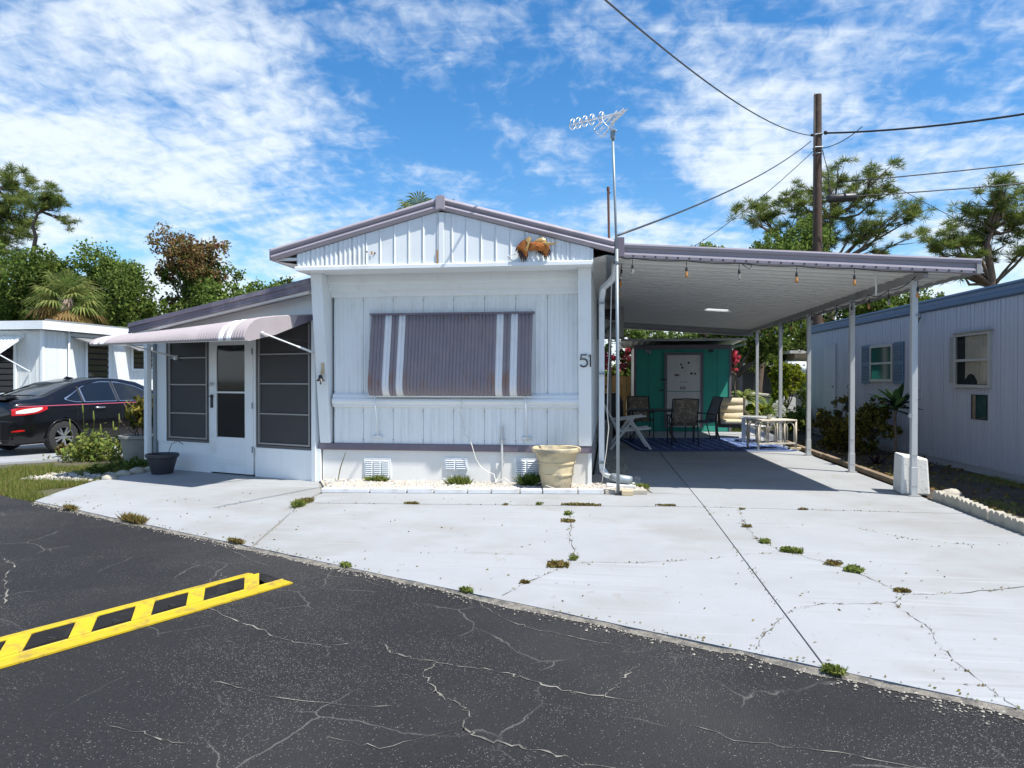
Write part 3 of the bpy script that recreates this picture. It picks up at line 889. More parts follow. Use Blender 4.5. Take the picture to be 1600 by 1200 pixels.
part('header', b, 'white_metal', home, 30)
# raked wings: their front edges lean forward towards the top
for (xa, xb) in ((-4.0, -3.84), (-.385, -.215)):
    b = B()
    b.add([(xa, 9.17, 2.875), (xb, 9.17, 2.875), (xb, 9.49, .545), (xa, 9.49, .545), (xa, 9.7, 2.875), (xb, 9.7, 2.875), (xb, 9.7, .545), (xa, 9.7, .545)],
          [(0, 3, 2, 1), (0, 4, 7, 3), (1, 2, 6, 5), (2, 3, 7, 6), (0, 1, 5, 4), (4, 5, 6, 7)])
    part('wing', b, 'white_metal', home, bev=.006)
yf = 9.335                                 # wing face at eye height
b = B(); b.prism([(9.51, .45), (9.497, .455), (9.495, .50), (9.50, .54), (9.56, .545), (9.66, .545), (9.66, .45)], -4.02, -.205, 'x')
part('floor_trim', b, 'purple_trim', home, 30)
b = B(); b.box(-3.98, -.235, 9.535, 9.62, -.05, .45); part('skirting', b, 'skirt', home)
b = B(); b.box(-.27, -.215, 9.52, 9.55, -.05, .452); b.box(-4.05, -3.99, 9.49, 9.53, 0, .46); part('skirting_corner', b, 'white_metal', home, bev=.003)
b = B(); b.box(-.27, -.24, 9.62, 21.4, -.05, .5); part('side_skirting', b, 'skirt', home)
def vent(x0, x1, z0, z1, cols, rows):
    f = B(); f.box(x0, x1, 9.518, 9.531, z0, z1)
    o = part('vent', f, 'white_metal', home, bev=.002)
    w = (x1 - x0 - .03) / cols
    for c in range(cols):
        xx = x0 + .015 + c * w
        d = B(); d.box(xx + .012, xx + w - .012, 9.5165, 9.519, z0 + .02, z1 - .02); part('opening', d, 'grey_bar', o)
        hh = (z1 - z0 - .04) / rows
        lv = B()
        for r in range(rows):
            z = z0 + .022 + r * hh
            lv.add([(xx + .012, 9.516, z + hh * .7), (xx + w - .012, 9.516, z + hh * .7), (xx + w - .012, 9.503, z + hh * .1), (xx + .012, 9.503, z + hh * .1)], [(0, 1, 2, 3)])
        part('louvre', lv, 'white_metal', o)
vent(-3.37, -2.98, .055, .34, 3, 9)
vent(-2.23, -1.90, .19, .36, 2, 5)
vent(-1.26, -.91, .10, .37, 2, 8)
# gable -----------------------------------------------------------------
RX, RZ = -2.125, 3.70
def rz_(x): return RZ - (0.262 * (RX - x) if x < RX else 0.272 * (x - RX))      # underside of the fascia
GY = 8.937
gx = -4.085
edges = [gx]
for w in [.19] * 21 + [.12]:
    if edges[-1] + w < -.205: edges.append(edges[-1] + w)
edges[-1] = -.205
for i, (a, c) in enumerate(zip(edges, edges[1:])):
    mid = (a + c) / 2
    n = 1 if abs(mid - RX) < 1.0 else 3
    pr = ribs(a, c, GY, n, .004 if n == 1 else .011, .12 if n == 1 else .42)
    if n == 1: pr = [(a + .002, GY - .010), (a + .012, GY - .014), (a + .02, GY), (c - .002, GY)]
    b = B(); rib_solid(b, pr, GY + .03, 2.90, lambda x: rz_(x) - .10)
    part('gable_panel', b, 'white_panel', home)
b = B(); b.box(-2.16, -2.09, GY - .018, GY - .006, 2.90, RZ - .12); part('centre_batten', b, 'white_metal', home, bev=.003)
b = B(); b.prism([(GY - .028, 2.872), (GY - .028, 2.915), (GY - .012, 2.925), (GY + .04, 2.925), (GY + .04, 2.89), (9.64, 2.89), (9.64, 2.876)], -4.10, -.195, 'x'); part('gable_sill', b, 'white_metal', home)
b = B(); b.box(-.207, -.185, GY - .02, 9.64, 2.895, rz_(-.2) - .11); part('corner_strip', b, 'white_metal', home)
# roof sheets with soffit, verge fascia of two rolled mouldings
for sgn, xe in ((-1, -4.42), (1, .075)):
    ze = rz_(xe)
    b = B()
    b.add([(RX, 8.93, RZ + .055), (xe, 8.93, ze + .055), (xe, 21.8, ze + .055), (RX, 21.8, RZ + .055), (RX, 8.93, RZ + .015), (xe, 8.93, ze + .015), (xe, 21.8, ze + .015), (RX, 21.8, RZ + .015)],
          [(0, 1, 2, 3), (4, 7, 6, 5), (0, 4, 5, 1), (1, 5, 6, 2), (2, 6, 7, 3), (3, 7, 4, 0)])
    part('roof', b, 'roof_sheet', home)
    b = B(); xi = -4.0 if sgn < 0 else -.225
    b.add([(xi, 8.99, 2.95), (xe - sgn * .03, 8.99, ze - .09), (xe - sgn * .03, 21.6, ze - .09), (xi, 21.6, 2.95)], [(0, 1, 2, 3)])
    part('soffit', b, 'soffit', home)
    prof = []
    for k in range(9):
        t = math.pi * k / 8; prof.append((8.905 - .03 * math.sin(t), .07 - .075 * k / 8))
    for k in range(9):
        t = math.pi * k / 8; prof.append((8.908 - .03 * math.sin(t), -.012 - .075 * k / 8))
    prof += [(8.945, -.095), (8.945, .075)]
    b = B(); n = len(prof)
    vs = [(x, y, rz_(x) + dz) for x in (RX + sgn * .001, xe) for y, dz in prof]
    b.add(vs, [tuple(range(n)), tuple(range(2 * n - 1, n - 1, -1))] + [(i, i + n, (i + 1) % n + n, (i + 1) % n) for i in range(n)])
    part('fascia', b, 'purple_fascia', home, 50)
    b = B(); b.prism([(xe - sgn * .012, ze - .09), (xe + sgn * .03, ze - .085), (xe + sgn * .035, ze + .06), (xe - sgn * .012, ze + .07)], 8.91, 21.8, 'y')
    part('eave_trim', b, 'purple_fascia', home)
b = B(); b.prism([(RX - .06, RZ - .10), (RX, RZ - .085), (RX + .06, RZ - .10), (RX + .06, RZ + .075), (RX, RZ + .092), (RX - .06, RZ + .075)], 8.862, 8.95, 'y'); part('ridge_cap', b, 'purple_fascia', home, bev=.004)
b = B(); b.box(-4.41, -4.09, 8.96, 9.04, rz_(-4.42) - .085, rz_(-4.42) - .05); part('eave_return', b, 'white_metal', home)
b = B(); b.box(-2.185, -2.165, GY - .0185, GY - .0165, 2.92, 3.10); part('rust_streak', b, 'rust_stain', home)
b = B(); b.box(-3.06, -3.04, GY - .016, GY - .012, 3.06, 3.10); part('rust_streak', b, 'rust_stain', home)
# house number
def digit(pts, x, z, name='numeral'):
    b = B(); b.tube([(x + p[0], 9.17 + (2.875 - z - p[1]) * .1373 - .012, z + p[1]) for p in pts], .0095, 6)
    part(name, b, 'black_plastic', home, True)
five = [(.085, .155), (.012, .155), (.006, .09), (.03, .102), (.055, .102), (.08, .088), (.093, .06), (.09, .03), (.07, .007), (.042, 0), (.018, .006), (0, .025)]
digit(five, -.36, 1.60)
digit([(0, .135), (.03, .155), (.03, 0)], -.257, 1.60)
b = B()
for i in range(9):
    for z in (.60, 1.00, 1.26, 2.53):
        b.ball((-3.81 + i * (3.43 / 8) + (.012 if i == 0 else -.012 if i == 8 else 0), FY - .004, z), .007, 6, 4)
struct(part('screw_row', b, 'grey_bar', home), 'stuff')
# window behind the awning, the awning itself
b = B(); b.box(-3.12, -1.12, FY - .02, FY - .008, 1.33, 2.28); part('window', b, 'pane_dark', home)
aw = [(.035, 2.325), (.065, 2.15), (.11, 1.90), (.155, 1.66), (.19, 1.47), (.205, 1.37), (.20, 1.30), (.175, 1.245), (.13, 1.212)]
X0, X1, NR = -3.245, -1.005, 46
pit = (X1 - X0) / NR
b = B(); b.m = []
for i in range(NR):
    mi = 1 if i in (4, 5, 8, 9, NR - 10, NR - 9, NR - 6, NR - 5) else 0
    xs = [X0 + pit * i + pit * t for t in (0, .12, .32, .5, .68, .88, 1.0)]
    dd = [0, .002, .011, .014, .011, .002, 0]
    b.grid([[(x, FY - o - q, z) for x, q in zip(xs, dd)] for o, z in aw], mi)
wa = part('window_awning', b, ['awning_slat', 'awning_white'], home, 60, recalc=False)
sm = wa.modifiers.new('sheet', 'SOLIDIFY'); sm.thickness = .003
b = B(); b.box(-3.27, -.98, FY - .055, FY - .008, 2.318, 2.348); part('head_rail', b, 'purple_trim', wa)
b = B(); b.tube([(-3.25, FY - .135, 1.207), (-1.0, FY - .135, 1.207)], .011, 6); part('bottom_rail', b, 'white_metal', wa)
for xx in (-3.17, -1.09):
    b = B(); b.tube([(xx, FY - .15, 1.21), (xx + .015, FY - .035, .64)], .009, 6); b.box(xx - .06, xx + .07, FY - .04, FY - .008, .625, .655); part('arm', b, 'white_metal', wa, True)
# conduit riser on the wall
b = B(); b.tube([(-1.42, 9.475, .03), (-1.42, 9.475, .42), (-1.42, 9.475, .76)], .017, 8)
b.tube([(-1.42, 9.475, .76), (-1.42, 9.475, .80)], .024, 8); b.box(-1.46, -1.38, 9.465, 9.53, .60, .622); b.box(-1.45, -1.39, 9.485, 9.53, .30, .318)
part('riser_pipe', b, 'post_metal', home, 40)
b = B()
for p in ((-3.01, 3.08), (-3.12, 3.10)): b.ball((p[0], GY - .004, p[1]), .012, 6, 4)
part('screw', b, 'rust_pipe', home)

# loose white cable hanging below the awning
cab = [(-2.0, 9.40, 1.21), (-1.96, 9.43, 1.10), (-2.0, 9.47, .98), (-1.95, 9.49, .85), (-1.99, 9.49, .80), (-1.93, 9.48, .76), (-1.95, 9.48, .70), (-1.86, 9.47, .62), (-1.82, 9.45, .52), (-1.78, 9.47, .36), (-1.70, 9.46, .24), (-1.60, 9.44, .18), (-1.52, 9.42, .16), (-1.49, 9.40, .06), (-1.46, 9.36, .1), (-1.5, 9.33, .05), (-1.36, 9.33, .12), (-1.25, 9.3, .05)]
single('loose_cable', B().tube(cab, .006, 5), 'wire_white', 'thin white cable dangling from the striped window awning to the gravel', 'cable', (-2.0, 9.47, 0), smooth=True)
cab = [(-.95, 9.26, .045), (-.86, 9.15, .10), (-.82, 9.1, .14), (-.78, 9.1, .07), (-.83, 9.06, .03), (-.78, 8.98, .09), (-.5, 8.9, .012), (-.2, 8.93, .012), (0.0, 9.0, .06), (.1, 9.06, .08)]
single('loose_wire', B().tube(cab, .005, 5), 'wire_white', 'short white wire lying over the edging bricks below the cream planter', 'cable', (-.8, 9.1, 0), smooth=True)

# bell on the left wing
bell = thing('hanging_bell', 'small black bell hung from a bracket on the left white wing', 'bell', (-3.92, 9.29, 1.42))
bx, by = -3.90, 9.28
b = B(); b.lathe([(.006, .085), (.022, .082), (.028, .06), (.036, .03), (.058, .006), (.062, 0), (.05, .004)], 14, (bx, by, 1.41)); part('bell_body', b, 'black_plastic', bell, True)
b = B(); b.tube([(bx, by, 1.44), (bx, by, 1.385)], .006, 6); b.ball((bx, by, 1.378), .013, 8, 5); part('clapper', b, 'black_plastic', bell, True)
b = B(); b.tube([(bx, by, 1.49), (bx, by + .02, 1.55), (bx + .01, yf - .004, 1.58)], .008, 6); b.box(bx - .012, bx + .03, yf - .008, yf, 1.50, 1.66); part('bracket', b, 'pot_cream', bell)

# copper eagle on the gable
bird = thing('bird_sculpture', 'copper brown flying bird sculpture fixed high on the white gable', 'bird sculpture', (-.955, GY - .02, 2.95))
BZ, BX, K = 3.105, -.955, .000462
def bp(q, y):       # outline units measured on the sculpture, K metres each
    return (BX + (q[0] - 700) * K, y, BZ - (q[1] - 500) * K)
def plate(name, pts, y0, th, mat, dome=.012):
    n = len(pts); cx_, cy_ = sum(p[0] for p in pts) / n, sum(p[1] for p in pts) / n
    b = B()
    inner = [((p[0] * .6 + cx_ * .4), (p[1] * .6 + cy_ * .4)) for p in pts]
    vs = [bp(p, y0) for p in pts] + [bp(p, y0 - th) for p in pts] + [bp(p, y0 - th - dome) for p in inner] + [bp((cx_, cy_), y0 - th - dome * 1.3)]
    fs = [tuple(range(n))]
    for i in range(n):
        j = (i + 1) % n
        fs += [(i, i + n, j + n, j), (i + n, i + 2 * n, j + 2 * n, j + n), (i + 2 * n, 3 * n, j + 2 * n)]
    b.add(vs, fs); part(name, b, mat, bird)
def feathers(root0, root1, tips, y, mat):
    b = B(); n = len(tips)
    for i, t in enumerate(tips):
        f0, f1 = (i - .15) / n, (i + 1.15) / n
        a = [root0[k] + (root1[k] - root0[k]) * f0 for k in (0, 1)]; c = [root0[k] + (root1[k] - root0[k]) * f1 for k in (0, 1)]
        yy = y - .003 * (i % 2)
        m1 = (a[0] * .25 + t[0] * .75 - 14, a[1] * .25 + t[1] * .75); m2 = (c[0] * .25 + t[0] * .75 + 14, c[1] * .25 + t[1] * .75)
        pl = [a, m1, t, m2, c]
        vs = [bp(p, yy) for p in pl] + [bp(p, yy - .006) for p in pl]
        b.add(vs, [(0, 1, 2, 3, 4), (9, 8, 7, 6, 5)] + [(k, k + 5, (k + 1) % 5 + 5, (k + 1) % 5) for k in range(5)])
    part('feathers', b, mat, bird)
gy = GY - .025
feathers((300, 480), (600, 600), [(260, 630), (320, 690), (345, 790), (385, 850), (420, 915), (470, 925), (545, 890), (580, 800)], gy - .012, 'bird_dark')
plate('wing', [(640, 235), (560, 280), (430, 360), (340, 450), (275, 540), (330, 580), (430, 600), (480, 690), (560, 800), (600, 640), (650, 480), (690, 320), (690, 260)], gy - .03, .012, 'bird_copper')
plate('wing_edge', [(690, 255), (620, 250), (540, 330), (610, 420), (520, 620), (590, 640), (640, 480), (700, 330)], gy - .05, .008, 'bird_gold', .006)
feathers((880, 600), (1180, 560), [(890, 680), (940, 720), (1000, 780), (1060, 850), (1115, 850), (1170, 815), (1210, 760), (1225, 680)], gy - .012, 'bird_dark')
plate('wing', [(1120, 420), (1000, 480), (930, 560), (980, 640), (1040, 720), (1090, 780), (1160, 700), (1190, 560), (1180, 470)], gy - .022, .01, 'bird_copper')
plate('rear_wing', [(750, 380), (800, 320), (900, 270), (1020, 255), (1090, 310), (1110, 380), (1000, 400), (880, 420)], gy - .005, .01, 'bird_gold')
plate('body', [(650, 400), (760, 385), (880, 390), (980, 400), (1080, 420), (1110, 520), (1080, 600), (980, 640), (860, 610), (740, 610), (630, 620), (620, 520)], gy - .03, .012, 'bird_copper', .035)
plate('tail', [(940, 410), (1060, 390), (1160, 410), (1300, 440), (1420, 412), (1330, 470), (1180, 490), (1080, 480)], gy - .05, .008, 'bird_gold', .008)
b = B(); b.tube([bp((840, 600), gy - .04), bp((850, 660), gy - .05), bp((825, 720), gy - .05)], .006, 5); part('leg', b, 'bird_gold', bird)
b = B(); b.tube([bp((30, 780), gy), bp((60, 720), gy - .01), bp((110, 760), gy - .012), bp((180, 700), gy - .01), bp((260, 690), gy)], .006, 5)
b.tube([bp((60, 800), gy), bp((110, 900), gy - .008), (bp((160, 870), gy - .008)), bp((240, 850), gy)], .006, 5); part('mount_wire', b, 'wire_white', bird)
b = B(); b.box(-.985, -.915, gy - .04, GY, 3.08, 3.12); part('mount', b, 'dark_iron', bird)

# ------------------------------------------------------------------ screened porch on the left (built in its own frame: x to the right along the wall, -y outward)
porch = thing('screen_porch', 'white screened porch with storm door and dark screens at the left of the home', 'porch', (-4.05, 9.5, 0), R(-18.73), world=False)
def pbox(name, x0, x1, y0, y1, z0, z1, mat, par=None, bev=0):
    return part(name, B().box(x0, x1, y0, y1, z0, z1), mat, par or porch, bev=bev)
pbox('kick_panel', -1.18, -.03, -.0, .06, 0, .405, 'white_metal')
pbox('kick_panel', -3.30, -2.11, -.0, .06, 0, .43, 'white_metal')
pbox('kick_sill', -1.18, -.03, -.012, .07, .405, .43, 'white_metal', bev=.004)
pbox('kick_sill', -3.30, -2.11, -.012, .07, .43, .452, 'white_metal', bev=.004)
pbox('corner_post', -.075, .0, -.03, .06, 0, 2.8, 'white_metal', bev=.005)
pbox('wall_post', -1.205, -1.165, -.008, .062, .43, 2.3, 'white_metal', bev=.004)
pbox('wall_post', -2.135, -2.09, -.008, .001, 0, 2.3, 'white_metal', bev=.004)
pbox('corner_post', -3.32, -3.10, -.01, .0, .452, 2.19, 'white_metal', bev=.004)
pbox('roof_post', -3.46, -3.38, -.14, -.06, .15, 2.22, 'white_metal', bev=.004)
pbox('gutter_pipe', -3.37, -3.325, -.05, .03, .1, 2.2, 'galv', bev=.01)
def slope(x): return 2.64 + x * .129             # soffit height, x runs 0 .. -3.57
b = B(); b.prism([(0, 2.3), (0, slope(0)), (-3.32, slope(-3.32)), (-3.32, 2.102), (-2.12, 2.102), (-2.12, 2.272), (-1.2, 2.272), (-1.2, 2.3)], .002, .06, 'y'); part('upper_wall', b, 'white_metal', porch)
pbox('head_rail', -1.16, 0, -.014, .064, 2.27, 2.31, 'bronze_frame')
pbox('end_wall', -3.32, -3.27, .06, 8, 0, 2.2, 'white_metal')
pbox('inner_floor', -3.27, 0, .1, 4.0, .01, .03, 'pot_grey')
b = B(); b.box(-3.2, 1.2, 4.0, 4.05, 0, 2.1); part('inner_wall', b, 'door_white', porch)
def screen_window(x0, x1, z0, z1, bars):
    f = B()
    for (a, c, d, e) in ((x0, x0 + .035, z0, z1), (x1 - .035, x1, z0, z1), (x0 + .035, x1 - .035, z0, z0 + .035), (x0 + .035, x1 - .035, z1 - .035, z1)):
        f.box(a, c, .004, .05, d, e)
    o = part('window_frame', f, 'bronze_frame', porch)
    s = B(); i0, i1 = x0 + .05, x1 - .05
    for (a, c, d, e) in ((i0, i0 + .022, z0 + .05, z1 - .05), (i1 - .022, i1, z0 + .05, z1 - .05), (i0 + .022, i1 - .022, z0 + .05, z0 + .072)):
        s.box(a, c, -.004, .03, d, e)
    part('sash', s, 'grey_bar', o)
    zs = [z0 + .036] + bars + [z1 - .036]
    for za, zb in zip(zs, zs[1:]):
        part('screen', B().box(x0 + .036, x1 - .036, .018, .022, za + .004, zb - .004), 'insect_screen', o)
    for z in bars:
        part('bar', B().box(i0 + .023, i1 - .023, .002, .026, z - .009, z + .009), 'grey_bar', o)
screen_window(-1.163, -.078, .432, 2.268, [.93, 1.37, 1.80])
screen_window(-3.098, -2.137, .454, 2.10, [.90, 1.35, 1.77])
door = part('door', B().box(-2.085, -1.965, -.02, .03, .02, 2.06).box(-1.37, -1.21, -.02, .03, .02, 2.06).box(-1.965, -1.37, -.02, .03, 1.95, 2.06).box(-1.965, -1.37, -.02, .03, 1.225, 1.25).box(-1.965, -1.37, -.02, .03, .02, .56), 'white_metal', porch, bev=.004)
part('pane', B().box(-1.963, -1.372, .0, .006, 1.252, 1.948), 'pane_dark', door)
part('pane', B().box(-1.963, -1.372, .0, .006, .562, 1.223), 'pane_dark', door)
part('raised_panel', B().box(-1.96, -1.36, -.03, -.021, .16, .44), 'white_metal', door, bev=.012)
part('inner_panel', B().box(-1.88, -1.44, -.036, -.031, .21, .39), 'white_metal', door, bev=.008)
b = B(); b.tube([(-2.05, -.02, 1.37), (-2.05, -.055, 1.37), (-1.985, -.06, 1.375)], .011, 6); b.ball((-2.05, -.05, 1.35), .02, 8, 5); part('handle', b, 'chrome', door, True)
b = B(); b.tube([(-2.05, -.02, 1.17), (-2.05, -.06, 1.175), (-1.99, -.065, 1.19)], .012, 6); b.box(-2.075, -2.03, -.035, -.02, 1.0, 1.2); part('latch', b, 'black_plastic', door)
for z in (.35, 1.0, 1.8): part('hinge', B().box(-1.218, -1.2, -.034, -.02, z, z + .09), 'galv', door)
pbox('header', -2.09, -1.2, -.01, .062, 2.075, 2.27, 'white_metal')
# porch roof
b = B()
n0, n1 = -.26, 9.0
b.add([(.12, n0, slope(.12) + .02), (-3.6, n0, slope(-3.6) + .02), (-3.6, n1, slope(-3.6) + .02), (.12, n1, slope(.12) + .02), (.12, n0, slope(.12) + .14), (-3.6, n0, slope(-3.6) + .14), (-3.6, n1, slope(-3.6) + .14), (.12, n1, slope(.12) + .14)],
      [(0, 1, 2, 3), (7, 6, 5, 4), (0, 4, 5, 1), (1, 5, 6, 2), (2, 6, 7, 3), (3, 7, 4, 0)])
part('roof', b, 'soffit', porch)
prof = [(-.262, .155), (-.30, .15), (-.305, .085), (-.285, .075), (-.285, .02), (-.30, .012), (-.30, -.005), (-.262, -.01)]
b = B(); n = len(prof)
vs = [(x, y, slope(x) + dz) for x in (.14, -3.62) for y, dz in prof]
b.add(vs, [tuple(range(n)), tuple(range(2 * n - 1, n - 1, -1))] + [(i, i + n, (i + 1) % n + n, (i + 1) % n) for i in range(n)])
part('fascia', b, 'purple_trim', porch)
b = B(); vs = [(x, y, slope(x) + dz) for x in (.1, -3.55) for y, dz in ((-.258, -.002), (-.27, -.012), (-.27, -.045), (-.20, -.045), (-.20, .018), (-.258, .018))]
n = 6; b.add(vs, [tuple(range(n)), tuple(range(2 * n - 1, n - 1, -1))] + [(i, i + n, (i + 1) % n + n, (i + 1) % n) for i in range(n)])
part('soffit_trim', b, 'soffit', porch)
# rolled awning over the door
aw = [(.0, 2.335), (.35, 2.30), (.75, 2.255), (1.0, 2.215), (1.10, 2.18), (1.18, 2.125), (1.235, 2.05), (1.262, 1.97), (1.265, 1.925)]
X0, X1, NR = -3.09, -.03, 66
def awz(x, z): return 1.925 + (z - 1.925) * max(.44, 1 + .26 * x + .025 * x * x)     # flatter towards the low end of the roof
pit = (X1 - X0) / NR
b = B()
for i in range(NR):
    mi = 1 if i in (2, 3, 5, 6, NR - 7, NR - 6, NR - 10, NR - 9) else 0
    xs = [X0 + pit * (i + t) for t in (0, .12, .32, .5, .68, .88, 1.0)]
    dd = [0, .003, .014, .018, .014, .003, 0]
    b.grid([[(x, -o - q * (.3 if o < 1 else .9), awz(x, z) + q * (.9 if o < 1.1 else .2)) for x, q in zip(xs, dd)] for o, z in aw], mi)
pa = part('door_awning', b, ['awning_pink', 'awning_white'], porch, 60, recalc=False)
sm = pa.modifiers.new('sheet', 'SOLIDIFY'); sm.thickness = .003
for xx in (X1 + .002, X0 - .002):
    pl = [(-o, awz(xx, z) + .006) for o, z in aw] + [(-1.2, awz(xx, 1.915)), (-.75, awz(xx, 2.02)), (-.3, awz(xx, 2.18)), (0, awz(xx, 2.28))]
    b = B(); b.prism(pl, xx - .003, xx + .003, 'x'); part('end_cheek', b, 'awning_pink', pa)
    b = B(); b.prism([(0, awz(xx, 2.337)), (-.34, awz(xx, 2.304)), (-.42, awz(xx, 2.15)), (-.3, awz(xx, 2.18)), (0, awz(xx, 2.28))], xx - .005, xx + .005, 'x'); part('cheek_plate', b, 'purple_trim', pa)
for xx, s in ((X1 + .03, 1), (X0 + .25, -1)):
    b = B(); a, c = Vector((xx, -1.0, awz(xx, 2.03))), Vector((xx + .03 * s, -.03, 1.79))
    b.bar(a, c, .024, .014); m_ = a.lerp(c, .62); b.bar(m_, c, .03, .022); b.ball(tuple(a), .02, 8, 5); b.box(c.x - .02, c.x + .02, c.y - .01, c.y + .035, c.z - .05, c.z + .02)
    part('arm', b, 'white_metal', pa)
b = B(); b.tube([(X0, -1.25, 1.93), (X1, -1.25, 1.93)], .012, 6); part('bottom_rail', b, 'white_metal', pa)

# ------------------------------------------------------------------ carport
def cz(x): return 2.995 - .0695 * (x - .1)        # ceiling height falls to the right
carport = thing('carport', 'flat metal carport with white ceiling, purple fascia and slim posts right of the home', 'carport', (2.2, 9.3, 0))
YF, YB = 8.98, 19.6
def xr(y): return 4.25 - .040 * (y - YF)            # the outer edge draws in towards the back
np_ = 35; pw = (YB - YF) / np_
def pan(x0, x1, y0, y1):
    b = B()
    yy = [y0 + .004, y0 + .012, y0 + .02, y1 - .03, y1 - .024, y1 - .004]
    dz = [-.02, -.02, 0, 0, -.006, -.006]
    w = (lambda y: xr(y)) if x1 is None else (lambda y: x1)
    def X(t, y): return x0 + (w(y) - x0) * t
    b.grid([[(X(i / 4, y), y, cz(X(i / 4, y)) + d) for y, d in zip(yy, dz)] for i in range(5)])
    xa, xb = w(y0), w(y1)
    b.add([(x0, y0, cz(x0) + .05), (xa, y0, cz(xa) + .05), (xb, y1, cz(xb) + .05), (x0, y1, cz(x0) + .05)], [(0, 1, 2, 3)])
    b.add([(x0, y1 - .004, cz(x0) - .004), (xb, y1 - .004, cz(xb) - .004), (xb, y1 - .004, cz(xb) + .05), (x0, y1 - .004, cz(x0) + .05)], [(0, 1, 2, 3)])
    b.add([(x0, y0 + .004, cz(x0) - .02), (xa, y0 + .004, cz(xa) - .02), (xa, y0 + .004, cz(xa) + .05), (x0, y0 + .004, cz(x0) + .05)], [(0, 1, 2, 3)])
    return b
for i in range(np_):
    y0, y1 = YF + pw * i, YF + pw * (i + 1)
    if i == 19:                                       # the pan with the translucent light strip
        part('ceiling_pan', pan(.10, 1.98, y0, y1), 'ceiling_pan', carport, recalc=False)
        part('ceiling_pan', pan(2.46, None, y0, y1), 'ceiling_pan', carport, recalc=False)
        b = B(); b.add([(1.98, y0, cz(1.98) + .02), (2.46, y0, cz(2.46) + .02), (2.46, y1, cz(2.46) + .02), (1.98, y1, cz(1.98) + .02)], [(0, 1, 2, 3)])
        part('light_strip', b, 'skylight', carport)
    else:
        part('ceiling_pan', pan(.10, None, y0, y1), 'ceiling_pan', carport, recalc=False)
def sweep(prof, p0, p1, along):
    """extrude profile (offset, dz) between two x (along='x') or y positions following the ceiling"""
    n = len(prof); b = B(); vs = []
    for t in (p0, p1):
        for o, dz in prof:
            vs.append((t, o, cz(t) + dz) if along == 'x' else (o, t, cz(o) + dz))
    return b.add(vs, [tuple(range(n)), tuple(range(2 * n - 1, n - 1, -1))] + [(i, i + n, (i + 1) % n + n, (i + 1) % n) for i in range(n)])
fp = [(YF + .01, .135), (YF - .065, .135), (YF - .07, .115), (YF - .062, .085), (YF - .035, .078), (YF - .028, .03), (YF - .05, .022), (YF - .055, -.002), (YF - .05, -.035), (YF + .01, -.04)]
part('front_fascia', sweep(fp, .13, 4.30, 'x'), 'purple_fascia', carport)
b = B()
for i in range(30):
    x = .3 + i * .135
    b.box(x, x + .02, YF - .0585, YF - .054, cz(x) - .028, cz(x) - .006)
struct(part('fascia_slots', b, 'dark_iron', carport), 'stuff')
fp = [(.002, -.04), (.062, -.035), (.068, .02), (.050, .03), (.055, .115), (.068, .135), (.002, .14)]
b = B(); n = len(fp)
b.add([(xr(y) + o, y, cz(xr(y)) + dz) for y in (YF - .06, YB) for o, dz in fp], [tuple(range(n)), tuple(range(2 * n - 1, n - 1, -1))] + [(i, i + n, (i + 1) % n + n, (i + 1) % n) for i in range(n)])
part('side_fascia', b, 'beam_metal', carport)
fp = [(YB, -.17), (YB + .05, -.17), (YB + .05, .13), (YB, .13)]
part('rear_fascia', sweep(fp, .1, xr(YB), 'x'), 'beam_metal', carport)
part('rear_beam', B().bar((.1, YB - .2, cz(.1) - .05), (3.78, YB - .2, cz(3.78) - .06), .06, .08), 'beam_metal', carport)
part('side_beam', B().bar((3.73, YF + .02, cz(3.73) - .05), (3.73, YB - .02, cz(3.73) - .05), .05, .09), 'beam_metal', carport)
part('left_gutter', B().prism([(-.02, 2.98), (.12, 2.96), (.12, 3.10), (.105, 3.10), (.105, 2.975), (-.02, 2.995)], YF, YB, 'y'), 'galv', carport)
b = B(); b.box(.08, .20, YF - .075, YF + .02, 2.955, 3.20); part('gutter_end', b, 'purple_trim', carport, bev=.006)
for i, y in enumerate((9.32, 11.56, 13.94, 16.15, 18.6)):
    z1 = cz(3.73) - .09
    b = B()
    b.box(3.695, 3.765, y - .035, y + .035, .36 if i == 0 else .3, z1)
    b.box(3.69, 3.77, y - .04, y + .04, 0, .36 if i == 0 else .3)
    o = part('post', b, 'post_metal', carport, bev=.006)
    bb = B()
    for z in (.12, .5): bb.ball((3.715, y - .041, z), .006, 6, 4); bb.ball((3.745, y - .041, z), .006, 6, 4)
    part('bolt', bb, 'dark_iron', o)
    b = B(); b.box(3.66, 3.80, y - .06, y + .06, 0, .012); part('base_plate', b, 'beam_metal', o)
b = B(); b.box(.0, .07, 14.86, 14.93, 0, 2.95); part('post', b, 'beam_metal', carport, bev=.005)
b = B(); b.tube([(3.76, 9.28, 2.19), (3.78, 9.27, 2.21), (3.76, 9.265, 2.235), (3.73, 9.265, 2.23)], .008, 5); b.bar((3.69, 9.28, .98), (3.65, 9.26, 1.0), .02, .05); part('hook', b, 'galv', carport)
b = B(); b.tube([(3.2, YF + .05, cz(3.2) - .02), (3.26, 9.25, 2.72), (3.30, 9.35, 2.58), (3.30, 9.36, 2.48)], .012, 6); part('cable_tail', b, 'wire_white', carport, True)

